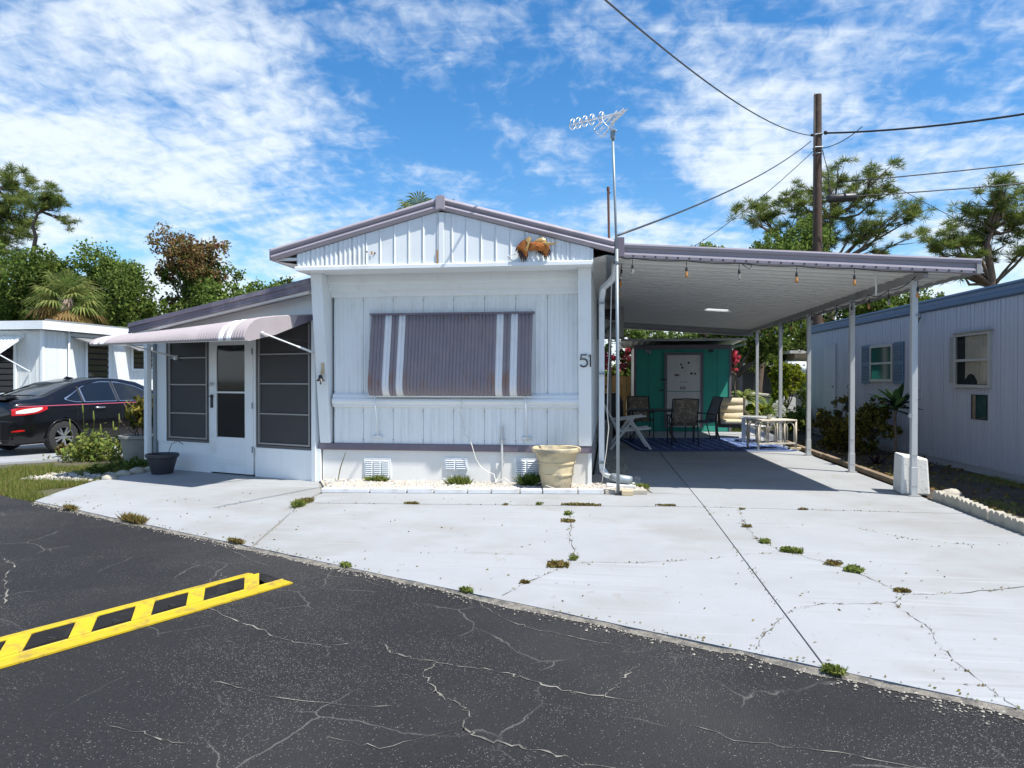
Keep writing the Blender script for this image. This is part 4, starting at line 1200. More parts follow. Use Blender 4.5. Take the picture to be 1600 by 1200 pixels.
# downspout between home and carport
dsp = thing('downspout', 'white rain downspout with elbows at the right corner of the home', 'downspout', (-.07, 9.9, 0))
path = [(.1, 9.35, 2.94), (.09, 9.4, 2.80), (.02, 9.5, 2.72), (-.07, 9.62, 2.66), (-.085, 9.66, 2.55), (-.085, 9.68, 2.3), (-.085, 9.68, .35), (-.075, 9.66, .22), (-.02, 9.6, .15), (.06, 9.55, .13)]
b = B()
for a, c in zip(path, path[1:]): b.bar(a, c, .075, .055)
for p in path[1:-1]: b.ball(p, .040, 8, 5)
part('pipe', b, 'white_metal', dsp, bev=.006)
b = B(); b.tube([(.05, 9.55, .135), (.12, 9.5, .12), (.3, 9.42, .105)], [.055, .06, .062], 10); part('outlet', b, 'galv', dsp, True)
for z in (.3, 1.5, 2.45): part('strap', B().box(-.13, -.04, 9.62, 9.72, z, z + .025), 'galv', dsp)
single('splash_block', B().box(-.02, .36, 9.30, 9.62, 0, .06), 'splash_grey', 'grey splash block under the downspout outlet', 'splash block', (.17, 9.46, 0), bev=.01)
cab = [(.055, 9.12, 3.12), (.04, 9.2, 2.5), (.03, 9.3, 2.0), (.0, 9.35, 1.5), (-.01, 9.4, 1.0), (.01, 9.42, .8), (-.02, 9.45, .5), (-.05, 9.47, .28), (-.08, 9.4, .05)]
single('antenna_cable', B().tube(cab, .006, 5), 'wire_white', 'white cable running down beside the downspout from the roof corner', 'cable', (.0, 9.4, 0), smooth=True)

# string lights
def bulbs(root, pts, clear):
    for i, (x, y, z) in enumerate(pts):
        s = B(); s.tube([(x, y, z), (x, y, z - .07)], .004, 5); s.lathe([(.008, 0), (.014, -.01), (.015, -.05), (.012, -.055)], 10, (x, y, z - .07))
        so_ = part('socket', s, 'black_plastic', root, True)
        g = B(); g.lathe([(.010, 0), (.014, -.02), (.020, -.04), (.021, -.055), (.015, -.072), (.002, -.08)], 12, (x, y, z - .125))
        part('bulb', g, 'bulb_clear' if clear(i) else 'bulb_amber', so_, True)
def sagwire(pts, sag, n=6):
    out = []
    for a, c in zip(pts, pts[1:]):
        for i in range(n):
            t = i / n
            out.append((a[0] + (c[0] - a[0]) * t, a[1] + (c[1] - a[1]) * t, a[2] + (c[2] - a[2]) * t - sag * 4 * t * (1 - t)))
    out.append(pts[-1]); return out
yl = YF - .035
P = [(x, yl, cz(x) - .045) for x in (.30, .955, 1.58, 2.25, 2.91, 3.73)]
sl1 = thing('string_lights', 'string of bulbs along the front purple fascia of the carport', 'string lights', (2, yl, 2.8), 0, 'carport string lights')
part('wire', B().tube(sagwire([(.16, yl, cz(.16) - .04)] + P, .012), .006, 5).tube([(1.62, yl, cz(1.6) - .05), (1.66, yl, cz(1.6) - .09), (1.70, yl - .01, cz(1.6) - .11), (1.73, yl, cz(1.6) - .08), (1.71, yl, cz(1.6) - .055), (1.66, yl, cz(1.6) - .05)], .005, 5), 'black_plastic', sl1, True)
bulbs(sl1, [P[0], P[1], P[2], P[3], P[4], (3.68, yl + .15, cz(3.7) - .13)], lambda i: i in (0, 2))
P = [(3.70, 9.32 + k * .72, cz(3.73) - .10 - .02 * (k % 2)) for k in range(1, 14)]
sl2 = thing('string_lights', 'string of bulbs along the post beam on the right of the carport', 'string lights', (3.7, 14, 2.5), 0, 'carport string lights')
part('wire', B().tube(sagwire([(3.70, 9.2, cz(3.7) - .06)] + P, .05), .006, 5), 'black_plastic', sl2, True)
bulbs(sl2, P, lambda i: i % 3 != 1)
P = [(.17, 9.25 + k * .68, cz(.17) - .07) for k in range(0, 9)]
sl3 = thing('string_lights', 'string of bulbs along the gutter on the left of the carport', 'string lights', (.17, 11, 2.8), 0, 'carport string lights')
part('wire', B().tube(sagwire(P, .03), .006, 5), 'black_plastic', sl3, True)
bulbs(sl3, P, lambda i: i % 2 == 0)

# framed box under the eave
bx_ = thing('wall_cabinet', 'grey framed box with two dark panes hung under the carport beside the home', 'cabinet', (-.0, 13.9, 2.24))
part('case', B().box(-.21, .30, 13.9, 14.5, 2.24, 2.84), 'beam_metal', bx_, bev=.01)
for z in (2.32, 2.58): part('pane', B().box(-.07, .19, 13.89, 13.898, z, z + .21), 'pane_dark', bx_)

# painted block at the foot of the first post
b = B()
b.add([(3.62, 9.40, 0), (3.95, 9.37, 0), (3.98, 9.74, 0), (3.66, 9.78, 0), (3.635, 9.41, .49), (3.93, 9.39, .45), (3.95, 9.72, .45), (3.67, 9.76, .50)],
      [(3, 2, 1, 0), (4, 5, 6, 7), (0, 1, 5, 4), (1, 2, 6, 5), (2, 3, 7, 6), (3, 0, 4, 7)])
single('concrete_block', b, 'block_white', 'chipped white painted concrete block behind the nearest carport post', 'concrete block', (3.82, 9.57, 0), bev=.022)

# ------------------------------------------------------------------ antenna mast
mast = thing('antenna_mast', 'tall grey antenna mast with a television antenna beside the carport corner', 'antenna', (.126, 8.90, 0))
b = B(); b.tube([(.126, 8.90, 0), (.118, 8.90, 1.6), (.105, 8.90, 3.05)], .021, 10); b.tube([(.105, 8.90, 2.9), (.085, 8.90, 3.6), (.055, 8.90, 4.43)], .016, 10); b.tube([(.106, 8.90, 2.86), (.105, 8.90, 2.92)], .026, 10)
part('pole', b, 'galv', mast, True)
part('foot', B().box(.09, .165, 8.86, 8.94, 0, .015), 'dark_iron', mast)
def ap(u, v, y=8.9):       # antenna plane, units of the drawing grid
    return (.055 + (u - 1045) * .000598, y, 4.43 - (v - 810) * .000598)
A0, A1 = Vector(ap(190, 530, 8.86)), Vector(ap(1240, 255, 8.95))
part('boom', B().bar(A0, A1, .016, .016), 'antenna_metal', mast)
for t in (.03, .14, .27, .405, .59):
    c = A0.lerp(A1, t); b = B()
    r1, r2 = .058, .03
    pts = []
    for k in range(17):
        a = 2 * math.pi * k / 16
        pts.append(c + Vector((.028 * math.cos(a) + .02 * math.sin(a), .085 * math.cos(a), .06 * math.sin(a))))
    b.tube(pts, .006, 5); b.bar(c + Vector((-.012, 0, -.05)), c + Vector((.02, 0, .055)), .02, .008)
    part('director', b, 'antenna_metal', mast, True)
ap_r = A0.lerp(A1, .62)
for k, (u0, v0, u1, v1, w) in enumerate([(840, 430, 1180, 290, .0), (900, 500, 1240, 230, .02), (965, 600, 1340, 265, -.03), (980, 560, 1270, 170, .05), (900, 440, 1130, 170, .1), (1000, 540, 1280, 300, -.06)]):
    part('reflector_rod', B().bar(ap(u0, v0, 8.9 + w), ap(u1, v1, 8.9 + w * 1.5), .018, .014), 'antenna_metal', mast)
loop = [(820, 380), (830, 470), (890, 560), (960, 640), (900, 760), (850, 815), (800, 790), (720, 690), (660, 600), (670, 545), (760, 490), (830, 460)]
part('dipole_loop', B().tube([ap(u, v, 8.9 - .08 * math.sin(i * .5)) for i, (u, v) in enumerate(loop)], .006, 5), 'antenna_metal', mast, True)
for (u0, v0, u1, v1) in [(680, 600, 790, 480), (745, 685, 850, 560), (765, 700, 890, 590), (820, 780, 940, 670)]:
    part('dipole_rod', B().tube([ap(u0, v0, 8.87), ap(u1, v1, 8.9)], .005, 5), 'antenna_metal', mast)
part('strut', B().bar((.05, 8.9, 4.5), ap(965, 590), .02, .02).bar((.06, 8.9, 4.5), ap(1060, 420), .016, .016), 'antenna_metal', mast)
b = B(); b.box(.025, .085, 8.875, 8.93, 4.41, 4.53); b.tube([(.06, 8.87, 4.5), (.105, 8.87, 4.50)], .016, 8); part('clamp', b, 'galv', mast, bev=.006)
single('vent_pipe', B().tube([(.017, 10.1, 3.1), (.0, 10.1, 4.1)], .017, 8).tube([(.0, 10.1, 4.09), (.0, 10.1, 4.14)], .022, 8).box(.0, .03, 10.085, 10.115, 4.05, 4.07), 'rust_pipe', 'short rusty iron pipe standing at the roof corner behind the antenna mast', 'pipe', (.017, 10.1, 3.1), smooth=40)

# ------------------------------------------------------------------ planters, edging, speed bump
pt = thing('cream_planter', 'large weathered cream planter pot on the white gravel', 'planter', (-.665, 9.22, .02))
prof = [(.185, 0), (.20, .01), (.205, .05), (.225, .18), (.24, .185), (.243, .205), (.235, .21), (.245, .33), (.262, .335), (.264, .355), (.255, .36), (.275, .45), (.285, .475), (.325, .485), (.337, .505), (.335, .535), (.315, .548), (.292, .54), (.275, .50), (.262, .40), (.25, .36), (0.001, .35)]
b = B(); b.lathe([(r * .95, z * .98) for r, z in prof], 36, (-.665, 9.22, .02)); part('pot', b, 'pot_cream', pt, 35)
b = B(); b.lathe([(.24, .395), (.12, .405), (.001, .40)], 20, (-.665, 9.22, .02)); part('soil', b, 'soil', pt)
dk = thing('dark_pot', 'black round plastic pot on the concrete at the porch corner', 'pot', (-6.72, 9.98, 0))
b = B(); b.lathe([(.001, .01), (.14, 0), (.15, .01), (.21, .24), (.235, .255), (.24, .30), (.225, .305), (.20, .26), (.14, .20), (.001, .2)], 28, (-6.72, 9.98, 0)); part('pot', b, 'pot_dark', dk, 40)
b = B(); b.tube([(-6.62, 9.92, .2), (-6.55, 9.95, .45), (-6.48, 10.0, .5), (-6.42, 10.05, .44)], .005, 5); part('tube', b, 'black_plastic', dk, True)
n = 10
E0, E1 = Vector((-3.60, 8.56, 0)), Vector((.5, 8.98, 0))
lens = [.62, .47, .34, .42, .30, .36, .28, .44, .33, .54]
tot = sum(lens); s = 0
wh = ['first, at the porch end', 'second from the porch end', 'third from the porch end', 'fourth from the porch end', 'fifth from the porch end', 'fifth from the mast, left of the planter', 'fourth from the mast end', 'third from the mast end, below the planter', 'second from the mast end', 'last, at the antenna mast foot']
for i, L in enumerate(lens):
    a = E0.lerp(E1, s / tot); c = E0.lerp(E1, (s + L) / tot); s += L
    w = (c - a).length - .012
    b = B(); b.box(0.006, w, 0, .115, 0, .055 + .004 * (i % 3))
    single('edging_brick', b, 'edging_brick' if i < 9 else 'edging_stone', 'pale painted edging brick before the gravel bed, ' + wh[i], 'edging brick', (a.x, a.y, 0), 'edging bricks along the gravel bed', bev=.008, rz=math.atan2(c.y - a.y, c.x - a.x) + random.uniform(-.015, .015), local=True)
single('tan_brick', B().box(-.07, .07, -.05, .05, 0, .06), 'brick_tan', 'short tan brick at the foot of the antenna mast', 'brick', (.235, 8.90, 0), bev=.006, local=True, rz=.1)
# scalloped concrete edging
def scallop(L, n):
    b = B(); pw_ = L / n
    top = []
    for i in range(n):
        for k in range(7):
            t = k / 6; top.append((i * pw_ + pw_ * t, .10 + .035 * math.sin(math.pi * t)))
    b.prism([(0, -.03)] + [(x, z * random.uniform(.82, 1.0)) for x, z in top] + [(L, -.03)], -.035, .035, 'y'); return b
for i, (x, y, L, a, lab) in enumerate([(3.87, 9.05, .62, -88, 'scalloped grey edging stone nearest the white concrete block'), (3.885, 8.42, .62, -92, 'scalloped grey edging stone in the middle of the short row by the driveway'), (3.865, 7.78, .62, -90, 'scalloped grey edging stone third from the white block'), (3.865, 7.14, .62, -90, 'scalloped grey edging stone at the right edge of the picture')]):
    single('scallop_edging', scallop(L, 6), 'edging_stone', lab, 'edging stone', (x, y, 0), 'scalloped edging stones', rz=R(a), local=True, bev=.008)
def rock(r, seed):
    rr = random.Random(seed); b = B(); b.ball((0, 0, 0), r, 9, 6)
    b.v = [(x * rr.uniform(1.0, 1.25), y * rr.uniform(.9, 1.1), z * .62 * rr.uniform(.9, 1.1) + r * .35) for x, y, z in b.v]; return b
for i, (x, y, r, lab) in enumerate([(-7.12, 9.35, .10, 'rounded edging rock nearest the lawn at the left of the concrete'), (-7.2, 9.75, .11, 'rounded edging rock second from the lawn'), (-7.16, 10.02, .12, 'rounded edging rock third from the lawn'), (-7.1, 10.28, .11, 'rounded edging rock just behind the black pot'), (4.75, 8.6, .10, 'pale rock in the shaded bed behind the scalloped edging'), (5.15, 8.5, .11, 'larger rock beside the lilac home wall in the shaded bed'), (4.2, 9.4, .12, 'broken stone just right of the white concrete block')]):
    single('edging_rock', rock(r, i), 'edging_stone', lab, 'rock', (x, y, -.03), smooth=True, local=True)
b = B()
for i in range(5):
    y = 10.2 + i * 1.75
    L = 1.7
    o = single('edging_timber', B().box(-.05, .05, 0, L, 0, .075), 'old_wood', ['weathered edging timber behind the white block', 'weathered edging timber beside the second post', 'weathered edging timber between the second and third posts', 'weathered edging timber at the third post', 'weathered edging timber farthest along the carport'][i], 'timber', (3.90 + random.uniform(-.02, .02), y, -.01), 'edging timbers along the carport', bev=.01, local=True, rz=random.uniform(-.02, .02))

bump_ = thing('speed_bump', 'yellow and black rubber speed bump bolted on the asphalt', 'speed bump', (-2.27, 4.83, -.012), math.atan2(-.893, -.449), world=False)
# local x runs along the bump towards the camera, local -y is its far side
def bw(w): return -w
LB = 2.9
ramp_pr = [(-.065, 0), (-.065, .010), (.04, .014), (.045, .02), (.055, .022), (.19, .058), (.265, .052), (.33, 0)]
b = B(); b.prism([(bw(w), z) for w, z in ramp_pr[:4]] + [(bw(.045), 0)], .02, LB, 'x'); part('front_strip', b, 'yellow_paint', bump_)
b = B(); b.prism([(bw(.045), 0), (bw(.045), .021), (bw(.18), .053), (bw(.30), .03), (bw(.33), 0)], .22, LB, 'x'); part('core', b, 'black_rubber', bump_)
b = B(); b.prism([(bw(.185), .045), (bw(.185), .060), (bw(.20), .064), (bw(.255), .060), (bw(.335), .004), (bw(.335), 0), (bw(.30), 0)], .16, LB, 'x'); part('rear_rail', b, 'yellow_paint', bump_)
for i in range(8):
    t0 = .16 if i == 0 else .245 + i * .345 - .005
    t1 = .245 + i * .345 + .115
    if i == 0: t0, t1 = .165, .285
    def skew(b):                       # the pads are cut on the slant
        b.v = [(x - .095 * (-y - .05) / .13, y, z) for x, y, z in b.v]; return b
    b = B(); b.prism([(bw(.042), .012), (bw(.044), .027), (bw(.10), .041), (bw(.184), .0625), (bw(.184), .04)], t0 + .05, t1 + .05, 'x'); part('crossbar', skew(b), 'yellow_paint', bump_, bev=.003)
    b = B(); b.prism([(bw(.055), .02), (bw(.055), .029), (bw(.178), .0575), (bw(.178), .045)], t1 + .056, t1 + .265, 'x'); p_ = part('tread_pad', skew(b), 'black_rubber', bump_)
    xb = t1 + .13
    b = B(); b.lathe([(.013, 0), (.013, .004), (.001, .005)], 8, (xb, bw(.085), .0375)); b.box(xb - .02, xb + .02, bw(.08), bw(.06), .024, .037); part('bolt', b, 'black_plastic', p_)
b = B()
rows = []
for k in range(9):
    a = math.pi / 2 * k / 8
    x = .165 - .16 * math.sin(a); hh = math.cos(a) * .85 + .001
    rows.append([(x, bw(w), z * hh + .002) for w, z in ((.05, 0), (.05, .022), (.10, .038), (.185, .056), (.26, .05), (.325, 0))])
b.grid(rows); part('end_cap', b, 'black_rubber', bump_, True)

# ------------------------------------------------------------------ lilac home on the right (own frame: y along its wall, -x outward)
m, nt, bs = newmat('clear_glass')
bs.inputs['Base Color'].default_value = (.02, .025, .03, 1); bs.inputs['Roughness'].default_value = .04
tb = N(nt, 'ShaderNodeBsdfTransparent'); ms = N(nt, 'ShaderNodeMixShader'); ms.inputs[0].default_value = .88
nt.links.new(bs.outputs[0], ms.inputs[1]); nt.links.new(tb.outputs[0], ms.inputs[2]); nt.links.new(ms.outputs[0], nt.nodes['Material Output'].inputs[0])

rh = thing('lilac_home', 'pale lilac metal mobile home with blue eave trim along the right side', 'mobile home', (5.65, 10.57, 0), R(2.41), world=False)
part('wall', B().box(.04, 3.4, -7.5, 9.0, .05, 2.66), 'home_lilac', rh)
me = mesh('wall_panel', B().box(.0, .05, .003, .397, .1, 2.62).box(-.006, 0, .003, .02, .1, 2.62).box(-.005, 0, .09, .115, .1, 2.62).box(-.005, 0, .19, .215, .1, 2.62).box(-.005, 0, .29, .315, .1, 2.62), 'home_lilac')
for i in range(41):
    o = link('wall_panel', me, rh); o.location = (0, -7.45 + .4 * i, 0)
part('skirting', B().box(.02, .06, -7.5, 9.0, -.05, .098), 'home_lilac', rh)
b = B(); b.prism([(.05, 2.60), (-.02, 2.605), (-.05, 2.63), (-.055, 2.68), (-.03, 2.70), (-.035, 2.76), (-.06, 2.78), (-.05, 2.81), (.05, 2.82)], -7.6, 9.05, 'y'); part('eave_trim', b, 'home_blue', rh, 40)
b = B(); b.prism([(.05, 2.66), (.05, 2.80), (1.7, 3.0), (3.4, 2.8), (3.4, 2.66)], -7.55, 9.0, 'y'); part('roof', b, 'roof_sheet', rh)
part('corner_strip', B().box(-.02, .0, 5.98, 6.16, .05, 2.6), 'home_blue', rh)
part('corner_strip', B().box(-.015, .06, 8.93, 9.02, .05, 2.6), 'home_blue', rh)
dr = part('door', B().box(-.022, -.004, 7.15, 7.95, .4, 2.2), 'home_lilac', rh, bev=.004)
part('handle', B().ball((-.04, 7.24, 1.25), .025, 8, 5), 'galv', dr)
f = B()
for (a, c, z0, z1) in ((7.09, 7.15, .35, 2.26), (7.95, 8.01, .35, 2.26), (7.15, 7.95, 2.2, 2.26)): f.box(-.03, -.004, a, c, z0, z1)
part('door_frame', f, 'home_lilac', dr)
def rwin(y0, y1, z0, z1, pane, curtain=False):
    f = B()
    for (a, c, d, e) in ((y0, y0 + .05, z0, z1), (y1 - .05, y1, z0, z1), (y0 + .05, y1 - .05, z0, z0 + .05), (y0 + .05, y1 - .05, z1 - .05, z1), (y0 + .05, y1 - .05, (z0 + z1) / 2 - .02, (z0 + z1) / 2 + .02)):
        f.box(-.045, -.004, a, c, d, e)
    w = part('window_frame', f, 'alu_frame', rh, bev=.003)
    part('backing', B().box(-.010, -.006, y0 + .05, y1 - .05, z0 + .05, z1 - .05), 'dark_inside', w)
    if curtain:
        for (ya, yb, zz) in ((y0 + .06, y0 + .36, z0 + .06), (y0 + .36, y1 - .3, z0 + .12)):
            b = B(); rows = []
            for i in range(13):
                t = i / 12; yy = ya + (yb - ya) * t
                rows.append([(-.018 - .006 * math.sin(t * 19), yy, zz + (.10 * math.sin(t * 3)) * (0 if ya < y0 + .1 else 1)), (-.018 - .006 * math.sin(t * 19), yy, z1 - .055)])
            b.grid(rows); part('curtain', b, 'curtain', w, True)
        for (d, e) in ((z0 + .05, (z0 + z1) / 2 - .02), ((z0 + z1) / 2 + .02, z1 - .05)):
            part('pane', B().box(-.034, -.030, y0 + .05, y1 - .05, d, e), 'clear_glass', w)
    else:
        for (d, e) in ((z0 + .05, (z0 + z1) / 2 - .02), ((z0 + z1) / 2 + .02, z1 - .05)):
            part('pane', B().box(-.03, -.024, y0 + .05, y1 - .05, d, e), pane, w)
    return w
w2 = rwin(.76, 1.76, 1.30, 2.16, 'pane_dark', True)
part('drip_cap', B().box(-.07, -.002, .72, 1.80, 2.16, 2.175), 'grey_bar', w2)
part('side_board', B().box(-.03, -.006, 1.77, 1.92, 1.38, 2.12), 'grey_bar', w2)
w1 = rwin(4.03, 5.08, 1.38, 2.12, 'pane_green')
for a in (3.58, 5.12):
    s_ = part('shutter', B().box(-.03, -.004, a, a + .42, 1.34, 2.14), 'home_blue', rh, bev=.004)
    for k in range(11):
        z = 1.40 + k * .063
        if k == 5: continue
        part('slat', B().bar((-.034, a + .05, z + .03), (-.034, a + .37, z + .03), .012, .045, up=(-.5, 0, 1)), 'home_blue', s_)
op = part('unit_opening', B().box(-.012, -.004, .86, 1.30, .82, 1.20), 'dark_inside', rh)
part('pane', B().box(-.016, -.013, .88, 1.14, .84, 1.18), 'pane_green', op)
part('stud', B().box(-.022, -.013, 1.17, 1.24, .83, 1.19), 'old_wood', op)
b = B(); b.bar((-.05, 2.9, 2.56), (-.1, 2.86, 2.50), .05, .05); b.tube([(-.06, 2.88, 2.53), (-.09, 2.86, 2.44)], .015, 6); part('bracket', b, 'dark_iron', rh)

# ------------------------------------------------------------------ white home on the left
lh = thing('white_home', 'white flat roofed mobile home with louvred windows behind the black car', 'mobile home', (-13.3, 15.2, 0))
part('wall', B().box(-24, -13.34, 15.24, 27, 0, 2.6), 'home_white', lh)
for i in range(14):
    x = -13.33 - .42 * (i + 1)
    part('wall_panel', B().box(x, x + .414, 15.2, 15.24, .05, 2.58).box(x + .1, x + .125, 15.194, 15.2, .05, 2.58).box(x + .28, x + .305, 15.194, 15.2, .05, 2.58), 'home_white', lh)
for i in range(18):
    y = 15.24 + .42 * i
    part('wall_panel', B().box(-13.34, -13.3, y, y + .414, .05, 2.58).box(-13.3, -13.294, y + .1, y + .125, .05, 2.58).box(-13.3, -13.294, y + .28, y + .305, .05, 2.58), 'home_white', lh)
part('corner_strip', B().box(-13.35, -13.285, 15.185, 15.25, .05, 2.6), 'white_metal', lh)
part('roof', B().box(-24, -13.1, 14.98, 27.2, 2.64, 2.72).box(-24, -13.08, 14.96, 15.0, 2.60, 2.80).box(-13.12, -13.08, 15.0, 27.2, 2.60, 2.80), 'white_metal', lh)
part('roof_rim', B().bar((-13.12, 15.1, 2.83), (-13.3, 27, 2.83), .05, .03), 'grey_bar', lh)
b = B(); b.tube([(-13.24, 15.97, 0), (-13.24, 15.97, 2.6)], .022, 8); part('pipe', b, 'white_metal', lh, True)
def louvre(name, y0, y1, z0, z1, n, side):
    def q(a, c, d, e, t0, t1):
        return B().box(-13.3 + t0, -13.3 + t1, a, c, d, e) if side else B().box(a, c, 15.2 - t1, 15.2 - t0, d, e)
    f = B()
    for (a, c, d, e) in ((y0 - .06, y0, z0 - .06, z1 + .06), (y1, y1 + .06, z0 - .06, z1 + .06), (y0, y1, z0 - .06, z0), (y0, y1, z1, z1 + .06)):
        k = q(a, c, d, e, .0065, .045); f.add(k.v, k.f)
    w = part('window_frame', f, 'white_metal', lh)
    k = q(y0, y1, z0, z1, .008, .012); part('backing', k, 'dark_inside', w)
    h = (z1 - z0) / n
    for i in range(n):
        k = B()
        z = z0 + h * i + .01
        if side: k.bar((-13.275, y0 + .01, z + h / 2), (-13.275, y1 - .01, z + h / 2), .008, h * .96, up=(.35, 0, 1))
        else: k.bar((y0 + .01, 15.175, z + h / 2), (y1 - .01, 15.175, z + h / 2), .008, h * .96, up=(0, -.35, 1))
        part('louvre', k, 'pane_dark', w)
    return w
louvre('w', 16.63, 17.4, 1.0, 2.38, 9, True)
louvre('w', 18.4, 19.25, 1.72, 2.28, 4, True)
louvre('w', -15.6, -14.03, 1.10, 2.38, 9, False)
for (y0, y1, z, d) in ((16.1, 17.6, 2.50, .55), (18.1, 19.5, 2.40, .4)):
    b = B(); b.add([(-13.29, y0, z), (-13.29, y1, z), (-13.29 + d, y1, z - .16), (-13.29 + d, y0, z - .16), (-13.29, y0, z - .03), (-13.29, y1, z - .03), (-13.29 + d, y1, z - .19), (-13.29 + d, y0, z - .19)],
                    [(0, 1, 2, 3), (7, 6, 5, 4), (0, 3, 7, 4), (1, 5, 6, 2), (2, 6, 7, 3)])
    part('window_hood', b, 'grey_bar', lh)
b = B(); nr = 22
for i in range(nr):
    x0, x1 = -15.9 + 2.12 * i / nr, -15.9 + 2.12 * (i + 1) / nr
    xm = (x0 + x1) / 2
    b.grid([[(x0, 15.19, 2.45), (xm, 15.18, 2.465), (x1, 15.19, 2.45)], [(x0, 14.42, 1.98), (xm, 14.41, 1.995), (x1, 14.42, 1.98)]])
fa = part('window_awning', b, 'white_metal', lh, recalc=False)
part('edge_trim', B().bar((-13.775, 15.19, 2.46), (-13.775, 14.41, 1.985), .03, .05), 'white_metal', fa)
part('arm', B().bar((-13.80, 14.5, 2.0), (-13.62, 15.17, 1.62), .022, .022), 'white_metal', fa)

# ------------------------------------------------------------------ black car
car = thing('parked_car', 'black four door sedan with red pinstripe parked beside the white home', 'car', (-11.72, 12.02, -.02), R(76.5), world=False)
RF = [(-.02, .92), (.04, 1.03), (.14, 1.075), (.35, 1.095), (.62, 1.125), (.95, 1.255), (1.30, 1.385), (1.7, 1.465), (2.1, 1.49), (2.5, 1.47), (2.85, 1.395), (3.25, 1.21), (3.62, 1.03), (4.1, .945), (4.4, .85), (4.6, .68)]
def roofz(x): return float(np.interp(x, [p[0] for p in RF], [p[1] for p in RF]))
def wid(x):
    w = .872
    if x < .8: w *= 1 - .17 * ((.8 - x) / .8) ** 2.4
    if x > 3.7: w *= 1 - .22 * ((x - 3.7) / .9) ** 2.2
    return w
def sec(x):
    w, zr = wid(x), roofz(x); zb = min(.985, zr - .07)
    wr = w * .93 - .50 * max(0, zr - zb - .07) - .035
    lo = [(.90, .24), (.955, .30), (.975, .38), (.985, .46), (.992, .54), (.998, .62), (1.0, .70), (.988, .78), (.992, .84), (.975, .92)]
    P = [(w * a, min(z, zb - .001 * (10 - i))) for i, (a, z) in enumerate(lo)]
    P.append((w * .955, zb))
    for t in (.25, .5, .75, 1.0): P.append((w * .955 + (wr - w * .955) * t, zb + (zr - .05 - zb) * t))
    P += [(wr * .93, zr - .022), (wr * .7, zr - .007), (wr * .35, zr), (0, zr + .003)]
    return P
def hw(x, z):
    P = sec(x)[:15]
    return float(np.interp(z, [p[1] for p in P], [p[0] for p in P]))
XS = [-.02 + i * .0568 for i in range(82)]
XS[-1] = 4.6
WH = (.93, 3.62)
b = B(); rows = []
for x in XS:
    P = sec(x); rows.append([(x, -y, z) for y, z in P] + [(x, y, z) for y, z in P[-2::-1]])
n = len(rows[0]); vs = [p for r in rows for p in r]; fs = []
for i in range(len(rows) - 1):
    for j in range(n - 1):
        q = (i * n + j, i * n + j + 1, (i + 1) * n + j + 1, (i + 1) * n + j)
        cx_ = sum(vs[k][0] for k in q) / 4; cz_ = sum(vs[k][2] for k in q) / 4; cyy = sum(abs(vs[k][1]) for k in q) / 4
        if cyy > .6 and any((cx_ - a) ** 2 + (cz_ - .32) ** 2 < .345 ** 2 for a in WH): continue
        fs.append(q)
fs.append(tuple(range(n))); fs.append(tuple((len(rows) - 1) * n + j for j in range(n - 1, -1, -1)))
b.add(vs, fs); body = part('body', b, 'car_paint', car, 50)
part('underbody', B().box(.1, 4.45, -.66, .66, .2, .8), 'black_plastic', car)
def patch(name, poly, mat, off=.005, par=None, side=-1, nx=14, nz=6):
    """panel lying on the car side: poly = [(x, zlow, zhigh), ...]"""
    b = B(); xs = [p[0] for p in poly]; rows = []
    for i in range(nx + 1):
        x = xs[0] + (xs[-1] - xs[0]) * i / nx
        z0 = float(np.interp(x, xs, [p[1] for p in poly])); z1 = float(np.interp(x, xs, [p[2] for p in poly]))
        rows.append([(x, side * (hw(x, z0 + (z1 - z0) * k / nz) + off), z0 + (z1 - z0) * k / nz) for k in range(nz + 1)])
    b.grid(rows); return part(name, b, mat, par or car, True, recalc=False)
